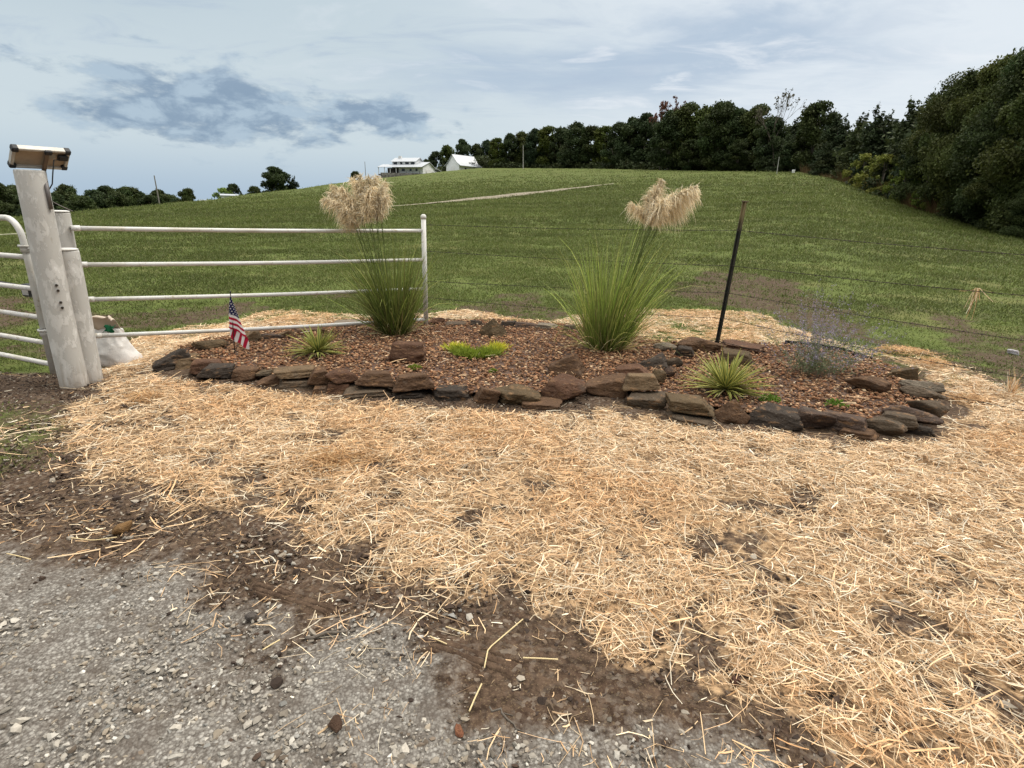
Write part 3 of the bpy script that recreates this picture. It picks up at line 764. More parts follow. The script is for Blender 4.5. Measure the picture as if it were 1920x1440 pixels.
def build_straw():
    N = 1270000
    xy = np.stack([RNG.uniform(-6.2, 8.6, N), RNG.uniform(.9, 9.2, N)], 1)
    px, py, _ = project(xy[:, 0], xy[:, 1]); k = (px > -500) & (px < 2900) & (py < 1900)
    xy = xy[k]; s, g, gr, b, sp, inb = masks(xy[:, 0], xy[:, 1])
    r = np.hypot(xy[:, 0], xy[:, 1])
    cl = fbm(xy[:, 0] * 1.7, xy[:, 1] * 1.7, seed=61, oct=4)
    p = s ** 1.5 * np.clip(.45 + 1.5 * (cl - .35), .25, 1) * np.interp(r, [1, 3, 6, 9], [1, .9, .62, .5])
    p = np.maximum(p, sp * .065 * (inb < -.05) * sstep(.38, .62, cl)); p = np.where(inb > .0, p * .0, p)
    p = np.maximum(p, (inb > 0) * .0025); p = np.maximum(p, .004 * (r < 7) * (g < .5))
    k = RNG.random(len(xy)) < p
    xy, s, r, inb, cl = xy[k], s[k], r[k], inb[k], cl[k]; n = len(xy)
    print('straw stalks', n)
    L = RNG.gamma(2.6, .034, n).clip(.025, .30); w = RNG.gamma(4, .00031, n).clip(.0005, .0034) * np.interp(r, [1, 3, 8], [1, 1.1, 1.7])
    L = np.where(RNG.random(n) < .45, L * .45, L)
    dark = fbm(xy[:, 0] * 1.1 + 9, xy[:, 1] * 1.1, seed=67, oct=4)
    cols = STRAW_PAL[RNG.choice(6, n, p=[.28, .2, .2, .1, .12, .1])] * RNG.uniform(.5, 1.15, (n, 1))
    org = sstep(.5, .68, dark)[:, None]
    cols = cols * (1 - org * np.array([.05, .14, .24]))
    thick = np.interp(s, [0, 1], [.003, .046]) * (.3 + 1.1 * cl)
    z = RNG.random(n) ** .8 * thick + .004
    z = np.where(inb > 0, .105, z)
    deep = (z / (thick + .004)).clip(0, 1)
    tilt = RNG.normal(0, .16, n) + np.where(RNG.random(n) < .04, RNG.uniform(.2, .9, n), 0)
    v, q, c = stalks(xy, z, L, w, tilt, cols); v[:, 2] += np.repeat(H(xy[:, 0], xy[:, 1]), 8)
    o = MB().add(v, [q], c).build('straw_mulch', M_STRAW, smooth=True)
    tag(o, 'pale golden straw mulch strewn over seeded soil around the bed', 'straw', kind='stuff')
build_straw()

# ------------------------------------------------------------------ lane across the field
LANE = []
def lane_dist(x, y):
    d = np.full(x.shape, 1e9); L = np.array(LANE)
    for (x0, y0), (x1, y1) in zip(L[:-1], L[1:]):
        ex, ey = x1 - x0, y1 - y0; t = np.clip(((x - x0) * ex + (y - y0) * ey) / (ex * ex + ey * ey), 0, 1)
        d = np.minimum(d, np.hypot(x - x0 - t * ex, y - y0 - t * ey))
    return d
def build_lane():
    pts = [(690, 393), (735, 388), (800, 383), (850, 378.5), (905, 373), (950, 368), (1000, 362), (1060, 355), (1115, 349), (1150, 345)]
    C_ = []
    for a, b in pts:
        lo_, hi_ = 12.0, 150.0
        for _ in range(40):
            m = (lo_ + hi_) / 2; p = A(a, b, m)
            if Hs(p[0], p[1]) < p[2]: lo_ = m
            else: hi_ = m
        C_.append(A(a, b, lo_)[:2])
    C_ = np.array(C_); LANE.extend(C_.tolist()); t = np.linspace(0, len(C_) - 1, 60)
    C_ = np.stack([np.interp(t, range(len(C_)), C_[:, i]) for i in (0, 1)], 1)
    d = np.gradient(C_, axis=0); d /= np.linalg.norm(d, axis=1)[:, None]; nn = np.stack([-d[:, 1], d[:, 0]], 1)
    wv = np.interp(t, [0, 2, 4, 6, 9], [.12, .45, 1.4, 1.3, .12]) * (1 + .3 * (fbm(t * 3, t * 0, seed=5) - .5))
    rows = []
    for k in np.linspace(-1, 1, 5):
        q = C_ + nn * (wv * k)[:, None]; rows.append(np.column_stack([q, H(q[:, 0], q[:, 1]) + .07 + .03 * (1 - k * k)]))
    v = np.stack(rows, 1).reshape(-1, 3); i = np.arange(59)[:, None] * 5; j = np.arange(4)[None]
    q = np.stack([i + j, i + j + 1, i + j + 6, i + j + 5], -1).reshape(-1, 4)
    def sh(nt):
        n = noise(nt, coord(nt), 2.5, 6, .7); return mix(nt, n.step(.35, .65), (.15, .125, .085), (.31, .275, .215))
    o = put('lane', make_mesh('lane', v, [q], material('gravel_lane', sh, .95, .1), None, True)); o['kind'] = 'structure'
build_lane()

# ------------------------------------------------------------------ pasture grass blades
def build_grass():
    n0 = 520000
    r = np.exp(RNG.uniform(math.log(3.6), math.log(190), n0)); az = np.radians(RNG.uniform(-48, 48, n0))
    x, y = r * np.sin(az), r * np.cos(az)
    R_ = np.interp(np.degrees(az), _azx, _Rx)
    s, g, gr, b, sp, inb = masks(x, y)
    cl = fbm(x * .9, y * .9, seed=71, oct=4)
    k = (RNG.random(n0) < gr * np.clip(.25 + 1.6 * (cl - .3), .1, 1) * np.where(r < 7, .5, 1.0) * (1 - s) * (1 - .85 * sstep(45, 150, r))) & (r < R_) & (inb < -.05) & (lane_dist(x, y) > 1.0)
    x, y, r, cl = x[k], y[k], r[k], cl[k]; n = len(x); z = H(x, y)
    print('grass tufts', n)
    B = 4
    h = (.034 + .0042 * r).clip(0, .22)[:, None] * RNG.uniform(.4, 1.4, (n, B)) * np.interp(r, [5, 20, 45, 90], [.52, .62, .8, 1.0])[:, None]
    h *= np.interp(y, [4, 7.5, 10], [.7, .8, 1])[:, None]
    a = RNG.uniform(0, 2 * math.pi, (n, B)); lean = RNG.uniform(.3, 1.35, (n, B)); off = (.02 + .004 * r)[:, None]
    bx = x[:, None] + RNG.normal(0, 1, (n, B)) * off; by = y[:, None] + RNG.normal(0, 1, (n, B)) * off
    bz = np.repeat(z[:, None], B, 1)
    ts = np.array([0, .55, 1.0])
    P = np.stack([bx[..., None] + np.cos(a)[..., None] * (np.sin(lean) * h)[..., None] * ts ** 1.6, by[..., None] + np.sin(a)[..., None] * (np.sin(lean) * h)[..., None] * ts ** 1.6,
                  bz[..., None] + (np.cos(lean * .8) * h)[..., None] * ts - .005], -1).reshape(-1, 3, 3)
    w = (.0019 + .00032 * r)[:, None].repeat(B, 1).reshape(-1)
    W_ = w[:, None] * np.array([1, .9, .12])[None]
    sa = RNG.uniform(-.8, .8, n * B); side = np.stack([np.cos(sa), np.sin(sa), np.zeros_like(sa)], -1)[:, None].repeat(3, 1)
    pal = np.array([(.110, .136, .034), (.122, .148, .038), (.143, .162, .048), (.096, .121, .031), (.18, .165, .075), (.110, .143, .043)])
    big = fbm(x * .16, y * .5, seed=73, oct=4)
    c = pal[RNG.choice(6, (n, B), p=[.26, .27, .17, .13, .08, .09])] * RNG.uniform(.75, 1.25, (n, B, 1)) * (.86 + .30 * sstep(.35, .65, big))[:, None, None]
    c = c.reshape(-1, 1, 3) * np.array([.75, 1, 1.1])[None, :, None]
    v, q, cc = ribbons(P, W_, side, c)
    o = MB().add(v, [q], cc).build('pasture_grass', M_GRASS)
    tag(o, 'short green pasture grass covering the hillside field', 'grass', kind='stuff')
build_grass()

# ------------------------------------------------------------------ trees
def leaf_cloud(ctr, size, n, rg, s, base, cvar=.25, up=.35):
    """leaf quads filling ellipsoid lobes. ctr (m,3) size (m,3)"""
    m = len(ctr); vol = size.prod(1) ** .67; idx = rg.choice(m, n, p=vol / vol.sum())
    d = rg.normal(0, 1, (n, 3)); d /= np.linalg.norm(d, axis=1)[:, None]
    rad = rg.random(n) ** .55 * (1 + .25 * (rg.random(n) < .12))
    P = ctr[idx] + d * size[idx] * rad[:, None]
    nr = d * .35 + rg.normal(0, .8, (n, 3)); nr[:, 2] += up; nr /= np.linalg.norm(nr, axis=1)[:, None]
    t = np.cross(nr, rg.normal(0, 1, (n, 3))); t /= np.linalg.norm(t, axis=1)[:, None]; b = np.cross(nr, t)
    ss = s * rg.uniform(.55, 1.35, n)[:, None]
    q = np.stack([P - t * ss, P + b * ss * .62, P + t * ss, P - b * ss * .62], 1)
    lob = rg.uniform(1 - cvar, 1 + cvar, m)
    hue = rg.normal(-.02, .055, m)
    c = base[None] * (lob[idx] * rg.uniform(.7, 1.3, n))[:, None]
    c[:, 0] *= 1 + hue[idx]; c[:, 2] *= 1 - hue[idx] * .5
    return q.reshape(-1, 3), np.arange(n * 4).reshape(-1, 4), np.repeat(c.clip(.004, 1), 4, axis=0)
def broadleaf(seed, Ht, Wd, n, s, low=.10, lobes=26, base=(.052, .066, .021), slim=1.0):
    rg = np.random.default_rng(seed)
    c, sz = [], []
    for k in range(lobes):
        h = low + (1 - low) * ((k + rg.random()) / lobes) ** .9
        env = Wd / 2 * (math.sin(math.pi * min(1, max(.02, (h - low * .5) / (1.02 - low * .5))) ** .8) ** .65) * slim
        a = rg.uniform(0, 2 * math.pi); rr = env * rg.uniform(.35, .88)
        R_ = rg.uniform(.075, .165) * Ht * (.75 if h > .85 else 1)
        c.append((rr * math.cos(a), rr * math.sin(a), min(h * Ht, Ht - R_ * .75))); sz.append((R_ * rg.uniform(.9, 1.35), R_ * rg.uniform(.9, 1.35), R_ * rg.uniform(.6, .9)))
    for k in range(34):      # small ragged sprays on the outline
        a = rg.uniform(0, 2 * math.pi); h = rg.uniform(.3, 1.0) ** .8; env = Wd / 2 * max(.05, math.sin(math.pi * h ** .8)) ** .65 * rg.uniform(.85, 1.12)
        R_ = rg.uniform(.022, .05) * Ht; c.append((env * math.cos(a), env * math.sin(a), h * Ht * .98)); sz.append((R_, R_, R_ * rg.uniform(1, 1.8)))
    c, sz = np.array(c), np.array(sz)
    v, f, col = leaf_cloud(c, sz, n, rg, s, np.array(base))
    crown = make_mesh('crown', v, [f], M_LEAF, col)
    b = MB(); tz = np.linspace(-.3, .8 * Ht, 7); wob = rg.normal(0, .012 * Ht, (7, 2)).cumsum(0); wob -= wob[0]
    tp = np.column_stack([wob, tz]); b.tube(tp, np.interp(tz, [-.3, .4, .8 * Ht], [.036 * Ht, .024 * Ht, .004 * Ht]), 8)
    for k in range(9):
        i = rg.integers(0, lobes); p0 = tp[min(5, 1 + int(k * .5))]; p1 = c[i]; mid = (p0 + p1) / 2 + np.array([0, 0, -.03 * Ht])
        b.tube([p0, mid, p1], [.011 * Ht, .007 * Ht, .002 * Ht], 5)
    return crown, b.mesh('trunk', M_BARK, True)
def cedar(seed, Ht, Wd, n, s, base=(.040, .055, .024)):
    rg = np.random.default_rng(seed); c, sz = [], []
    for k in range(5):
        a = rg.uniform(0, 6.28); rr = Wd * .22 * rg.random(); tip = Ht * (1 - .16 * k * rg.random()); x0, y0 = rr * math.cos(a), rr * math.sin(a)
        for h in np.linspace(.03, .99, 17):
            w = Wd * .42 * (1 - h) ** .65 + .12; aa = rg.uniform(0, 6.28)
            c.append((x0 + w * .55 * math.cos(aa), y0 + w * .55 * math.sin(aa), h * tip)); sz.append((w * .75, w * .75, Ht * .055))
    v, f, col = leaf_cloud(np.array(c), np.array(sz), n, rg, s, np.array(base), .3, .9)
    b = MB(); b.tube([(0, 0, -.3), (0, 0, .4 * Ht), (0, 0, .72 * Ht)], [.03 * Ht, .012 * Ht, .003 * Ht], 8)
    return make_mesh('crown', v, [f], M_LEAF, col), b.mesh('trunk', M_BARK, True)
def bare_tree(seed, Ht, leafcol, nl):
    rg = np.random.default_rng(seed); b = MB(); tips = []
    def br(p, d, L, r, lv):
        pts = [p]; q = np.array(p, float)
        for k in range(4):
            d = d + rg.normal(0, .12, 3) + np.array([0, 0, .05]); d /= np.linalg.norm(d); q = q + d * L / 4; pts.append(q.copy())
        b.tube(pts, np.linspace(r, r * .55, 5), 5, caps=False)
        if lv == 0: tips.append(q); return
        for k in range(3 if lv > 1 else 4):
            nd = d + rg.normal(0, .42, 3); nd[2] = abs(nd[2]) * .8 + .2; br(pts[-1] if k < 2 else pts[3], nd / np.linalg.norm(nd), L * rg.uniform(.55, .78), r * .55, lv - 1)
    br((0, 0, -.3), np.array([0, 0, 1.0]), Ht * .45, .016 * Ht, 4)
    t = np.array(tips); sc = Ht / max(t[:, 2].max(), 1)
    for i in range(len(b.v)): b.v[i] = b.v[i] * sc
    t = t * sc
    v, f, col = leaf_cloud(t, np.full((len(t), 3), .35), nl, rg, .22, np.array(leafcol))
    return make_mesh('crown', v, [f], M_LEAF, col), b.mesh('trunk', M_BARK, True)
PH = 14.0
PROTO = {'a': broadleaf(1, PH, 10, 20000, .25, .14), 'b': broadleaf(2, PH, 8.5, 19000, .25, .06), 'c': broadleaf(3, PH, 11, 22000, .25, .05, 30, (.072, .082, .022)),
         'd': broadleaf(4, PH, 7.5, 18000, .25, .14, 24, (.055, .075, .030)), 'k': cedar(5, PH, 8.0, 15000, .26), 'm': cedar(6, PH, 9.5, 15000, .26, (.046, .058, .022)),
         'A': broadleaf(11, PH, 11, 80000, .125, .05, 40, (.066, .080, .022)), 'B': broadleaf(12, PH, 10, 76000, .125, .03, 38, (.058, .075, .024)), 'C': broadleaf(13, PH, 12, 84000, .125, .04, 44, (.075, .086, .022)),
         's': broadleaf(14, 4.0, 4.4, 9000, .085, .04, 22, (.19, .20, .042)),
         'r': bare_tree(21, PH, (.14, .06, .04), 1100), 'p': bare_tree(22, PH, (.10, .09, .06), 300)}
def tree(kind, pos, Ht, wf, label, cat='tree', group=None, tint=(1, 1, 1), name='broadleaf_tree', lean=0.0):
    crown, trunk = PROTO[kind]; ph = 4.0 if kind == 's' else PH
    s = Ht / ph
    o = thing(name, label, cat, pos, group); o.scale = (s * wf, s * wf, s); o.rotation_euler = (0, lean, random.uniform(0, 6.28) if not lean else 0)
    c = put('crown', crown, o, color=tint); t = put('trunk', trunk, o)
    return o
ORD = ['first', 'second', 'third', 'fourth', 'fifth', 'sixth', 'seventh', 'eighth', 'ninth', 'tenth', 'eleventh', 'twelfth', 'thirteenth', 'fourteenth', 'fifteenth', 'sixteenth', 'seventeenth', 'eighteenth', 'nineteenth', 'twentieth']
def at_crest(px, back):
    v = ray(px, 330); a = math.degrees(math.atan2(v[0], v[1])); R_ = float(np.interp(a, _azx, _Rx)) + back
    d = np.array([v[0], v[1]]) / math.hypot(v[0], v[1]); return np.array([d[0] * R_, d[1] * R_, Hs(d[0] * R_, d[1] * R_)]), R_
def tree_px(kind, px, ytop, back, wf, label, **k):
    p, R_ = at_crest(px, back); v = ray(px, ytop)
    zt = 1.5 + R_ * v[2] / math.hypot(v[0], v[1])
    p[2] -= .1
    return tree(kind, p, zt - p[2], wf, label, **k)
GW = 'trees along the edge of the hilltop wood'
row1 = [(800, 299, 'd', 1.1), (818, 284, 'a', .9), (838, 273, 'd', 1.0), (868, 261, 'b', 1.0), (893, 270, 'a', .9), (913, 264, 'd', 1.0), (932, 259, 'b', 1), (955, 251, 'a', .9), (978, 247, 'c', .85), (1002, 243, 'd', 1.1),
        (1026, 237, 'b', 1), (1050, 239, 'a', .9), (1078, 231, 'd', 1.1), (1104, 236, 'c', .85), (1130, 237, 'b', 1), (1154, 230, 'a', .9), (1180, 222, 'd', 1.1), (1206, 213, 'b', 1)]
for i, (px, yt, kd, wf) in enumerate(row1):
    tint = [(1, 1, 1), (.8, .9, 1), (1.45, 1.42, .85), (.65, .75, .85)][(i * 7) % 4]
    look = ['rounded dark green', 'tall dark', 'yellowish green', 'blackish green'][(i * 7) % 4]
    tree_px(kd, px, yt, (34 if px < 915 else 14) + (i % 3) * 3, wf, f'{look} tree, {ORD[i]} in the hilltop wood counting from the white farmhouse', group=GW, tint=tint)
tree_px('r', 1236, 184, 6, .75, 'thin reddish half-bare tree rising above the middle of the wood', name='bare_tree', group=GW)
row2 = [(1252, 208, 'a', .9), (1280, 194, 'b', .95), (1312, 203, 'd', 1.1), (1342, 190, 'c', .8), (1374, 206, 'a', .85), (1408, 198, 'b', 1)]
for i, (px, yt, kd, wf) in enumerate(row2):
    tint = [(.8, .9, .95), (1.1, 1.1, 1), (1.4, 1.35, .8), (.65, .75, .85)][i % 4]
    look = ['dark green', 'broad deep green', 'olive green', 'blackish green'][i % 4]
    tree_px(kd, px, yt, 6 + (i % 3) * 3, wf, f'{look} tree, {ORD[i]} of six between the two bare trees', group=GW, tint=tint)
tree_px('p', 1452, 172, 8, .85, 'pale leafless tree with spreading twigs above the wood', name='bare_tree', group=GW)
row3 = [(1438, 222, 'd', 1.1, 'dark green tree standing below the pale leafless tree'), (1478, 218, 'm', 1, 'dull green cedar just past the pale leafless tree'), (1518, 192, 'b', .95, 'rounded dark tree, tallest just past the pale leafless tree'),
        (1556, 206, 'k', .95, 'spiky dark cedar at the dip in the wood edge'), (1598, 214, 'm', .9, 'lower spiky cedar beside the dip in the wood edge'), (1640, 196, 'k', 1.0, 'broad blackish cedar behind the yellow-green bushes'),
        (1688, 186, 'm', .95, 'spiky-topped cedar over the second yellow-green bush'), (1728, 176, 'k', .8, 'pointed cedar tucked beside the big leafy trees')]
for px, yt, kd, wf, lab in row3:
    tree_px(kd, px, yt, 7, wf, lab, group=GW, tint=random.choice([(1, 1, 1), (.85, .9, .9), (1.1, 1.05, .9)]), name='cedar_tree' if kd in 'km' else 'broadleaf_tree')
row4 = [(1746, 178, 'B', .85, 'first big leafy tree where the wood comes nearest'), (1792, 133, 'A', .85, 'second big leafy tree, round topped, nearest end of the wood'), (1846, 112, 'C', .8, 'olive green big tree, third at the nearest end of the wood'),
        (1905, 88, 'B', .85, 'tallest big tree with ragged sky gaps at the picture edge'), (1985, 70, 'A', .9, 'big tree cut off by the picture edge')]
for px, yt, kd, wf, lab in row4: tree_px(kd, px, yt, 5.5, wf, lab, group=GW, tint=random.choice([(1, 1, 1), (.85, .88, .9)]))
low = [(1815, 300, 'B', 1.1, 'low dark leafy tree filling under the big trees', 1.5), (1900, 290, 'A', 1.1, 'dark undergrowth tree at the field corner under the tallest tree', 1.5), (1480, 262, 'd', 1.4, 'small dark tree at the field edge by the leaning white pole', 2),
       (1545, 268, 'm', 1.3, 'small cedar hugging the ground before the wood corner', 2), (1380, 262, 'a', 1.1, 'small olive tree at the field edge under the dark wood', 3), (1290, 262, 'b', 1.2, 'small dark green tree at the field edge mid wood', 3), (1960, 330, 'B', 1.1, 'low dark tree partly outside the picture', 1.5)]
for px, yt, kd, wf, lab, bk in low: tree_px(kd, px, yt, bk, wf, lab, group=GW, tint=(.85, .88, .85))
bush = [(1618, 288, .8, 'yellow-green bush, first of four along the wood edge'), (1656, 290, .95, 'widest yellow-green bush, second of four along the wood edge'), (1700, 318, .8, 'yellow-green bush, third of four, half in shade'), (1748, 346, .85, 'low yellow-green bush, last of four before the dark corner')]
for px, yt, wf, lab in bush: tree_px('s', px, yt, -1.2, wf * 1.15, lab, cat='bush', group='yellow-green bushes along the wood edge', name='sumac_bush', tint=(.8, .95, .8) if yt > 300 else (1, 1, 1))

def build_wood():
    rg = np.random.default_rng(5); c, sz = [], []
    for px in np.arange(790, 2120, 5.0):
        for k in range(3):
            p, R_ = at_crest(px + rg.uniform(-3, 3), rg.uniform(9, 15) if px > 915 else rg.uniform(30, 36)); s = rg.uniform(1.0, 1.7); c.append((p[0], p[1], p[2] + rg.uniform(-.2, 2.2))); sz.append((s, s, s * .8))
        for k in range(5):
            back = rg.uniform(15, 40) if px < 1500 else rg.uniform(9, 26)
            p, R_ = at_crest(px + rg.uniform(-3, 3), back)
            yt = float(np.interp(px, [790, 840, 900, 1000, 1100, 1200, 1300, 1450, 1560, 1640, 1740, 1800, 1900, 2100], [312, 290, 276, 254, 245, 228, 212, 215, 222, 210, 190, 150, 112, 90])) + 12 + rg.uniform(0, 10)
            v = ray(px, yt); zt = 1.5 + R_ * v[2] / math.hypot(v[0], v[1]); hh = max(zt - p[2], 2)
            s = rg.uniform(1.2, 2.2); c.append((p[0], p[1], p[2] + rg.uniform(0, 1) ** .8 * (hh - s * .7))); sz.append((s, s, s * .8))
    c, sz = np.array(c), np.array(sz)
    v, f, col = leaf_cloud(c, sz, 110000, rg, .42, np.array((.052, .064, .024)), .3)
    o = put('woodland', make_mesh('woodland', v, [f], M_LEAF, col))
    tag(o, 'deeper rows of dark trees massed behind the wood edge', 'woodland', kind='stuff')
    # dry weeds along the border
    rg = np.random.default_rng(15); n = 9000
    px = rg.uniform(1500, 1790, n); P = []
    for q in px:
        p, _ = at_crest(q, rg.normal(-.6, 1.1)); P.append(p)
    P = np.array(P); h = rg.gamma(3, .19, n).clip(.15, 1.5) * (.4 + 1.2 * vnoise(px * .09, px * 0)); a = rg.uniform(0, 6.28, n); ts = np.array([0, .5, 1.0])
    L = np.stack([P[:, 0, None] + np.cos(a)[:, None] * .6 * h[:, None] * ts ** 1.5, P[:, 1, None] + np.sin(a)[:, None] * .3 * h[:, None] * ts, P[:, 2, None] + h[:, None] * ts], -1)
    pal = np.array([(.16, .095, .05), (.12, .06, .035), (.20, .14, .07), (.10, .10, .035)])
    cc = pal[rg.choice(4, n)][:, None].repeat(3, 1) * rg.uniform(.7, 1.2, (n, 1, 1))
    v, q, c2 = ribbons(L, np.full((n, 3), .014) * np.array([1, .8, .3]), np.tile([1., 0, 0], (n, 3, 1)), cc)
    o = MB().add(v, [q], c2).build('tall_weeds', M_GRASS); tag(o, 'dry reddish brown weeds fringing the wood edge', 'weeds', kind='stuff')
build_wood()

# trees in the valley on the gate side and along the skyline
def far_tree(kind, px, ytop, rng, wf, label, tint, dz=0.0, group=None, name='broadleaf_tree'):
    p = A(px, 380, rng); z = Hs(p[0], p[1]) - .1; v = ray(px, ytop); zt = 1.5 + rng * v[2] / math.hypot(v[0], v[1])
    return tree(kind, (p[0], p[1], z), zt - z, wf, label, tint=tint, group=group, name=name)
GV = 'trees of the valley row beyond the gate'
vr = [(-40, 352), (-6, 341), (30, 347), (70, 352), (104, 362), (128, 348), (152, 366), (176, 356), (203, 349), (222, 362), (240, 350), (262, 358), (282, 366), (300, 357), (318, 364), (330, 372)]
for i, (px, yt) in enumerate(vr):
    k = 'abcd'[(i * 3) % 4]
    look = ['dark green', 'olive', 'deep green', 'bluish green'][i % 4]
    where = f'{ORD[i]} in the valley row counting from the gate end'
    far_tree(k, px, yt, 190 + (i % 3) * 22, 1.15, f'{look} rounded tree, {where}', [(.85, .95, 1.1), (1.05, 1.0, .85), (.8, .95, 1.05), (.9, 1.05, 1.3)][i % 4], group=GV)
far_tree('c', 354, 353, 185, .85, 'round lone tree just past the leaning power pole', (.8, .9, .9))
far_tree('s', 421, 352, 190, 1.0, 'pale green bush beside the small white shed', (.9, 1.2, 1.3), name='bush')
far_tree('a', 441, 345, 196, .9, 'dark tree rising behind the small white shed', (.75, .85, .9))
far_tree('c', 480, 349, 200, .9, 'low spreading tree between the white shed and tall skyline tree', (.8, .9, .9))
far_tree('b', 521, 313, 205, 1.4, 'tall dense dark tree on the skyline', (.7, .8, .8))
far_tree('k', 552, 330, 205, 1.1, 'small pointed tree beside the tall skyline tree', (.75, .85, .9), name='cedar_tree')
far_tree('c', 669, 321, 245, .8, 'dark shrub showing beside the first pampas plumes', (.75, .85, .9), name='shrub')
def build_valley():
    rg = np.random.default_rng(9); c, sz = [], []
    for px in np.arange(-120, 345, 4.0):
        for k in range(4):
            R_ = rg.uniform(225, 300); p = A(px, 380, R_); yt = float(np.interp(px, [-120, 0, 60, 150, 250, 345], [342, 352, 358, 366, 372, 380])) + rg.uniform(0, 16)
            v = ray(px, yt); zt = 1.5 + R_ * v[2] / math.hypot(v[0], v[1]); z0 = Hs(p[0], p[1])
            c.append((p[0], p[1], rg.uniform(z0, zt - 1))); sz.append((2.6, 2.6, 1.8))
    v, f, col = leaf_cloud(np.array(c), np.array(sz), 34000, rg, .55, np.array((.062, .082, .036)), .3)
    o = put('valley_woodland', make_mesh('valley_woodland', v, [f], M_LEAF, col)); tag(o, 'mass of dark woods filling the valley behind the tree row', 'woodland', kind='stuff')
build_valley()

# ------------------------------------------------------------------ house, barn, shed, poles
def siding(nt):
    z = sepv(nt, coord(nt))[2]; w = (z * 5.0)._m('FRACT'); n = noise(nt, coord(nt), 1.2, 4)
    return mix(nt, w.step(.0, .12).inv() * .3 + n * .1, (.78, .79, .80), (.5, .5, .5))
M_SIDE = material('white_siding', siding, .6, .3)
def metal_roof(nt):
    x = sepv(nt, coord(nt))[0]; w = (x * 1.6)._m('FRACT'); n = noise(nt, coord(nt), .8, 4)
    return mix(nt, w.step(.0, .1).inv() * .5 + n * .25, (.44, .46, .49), (.28, .30, .33))
M_ROOF = material('pale_metal_roof', metal_roof, .4, .4)
M_GLASS = flat('dark_window_glass_and_shade', (.03, .035, .045), .15, .6)
M_DARK = flat('dark_timber_porch_shade', (.10, .09, .085), .8, .2)
M_TRIM = flat('white_trim', (.72, .72, .72), .6, .3)
def wallstone(nt):
    v = voronoi(nt, coord(nt), 2.4, 'Color'); r = sepc(nt, v)[0]; return mix(nt, r, (.11, .10, .095), (.30, .28, .26))
M_WALLST = material('stacked_stone_wall', wallstone, .9, .1)
def frame_at(px, rng, rot):
    p = A(px, 330, rng); d = np.array([p[0], p[1]]) / math.hypot(p[0], p[1]); e = np.array([d[1], -d[0]])
    return p, d, e
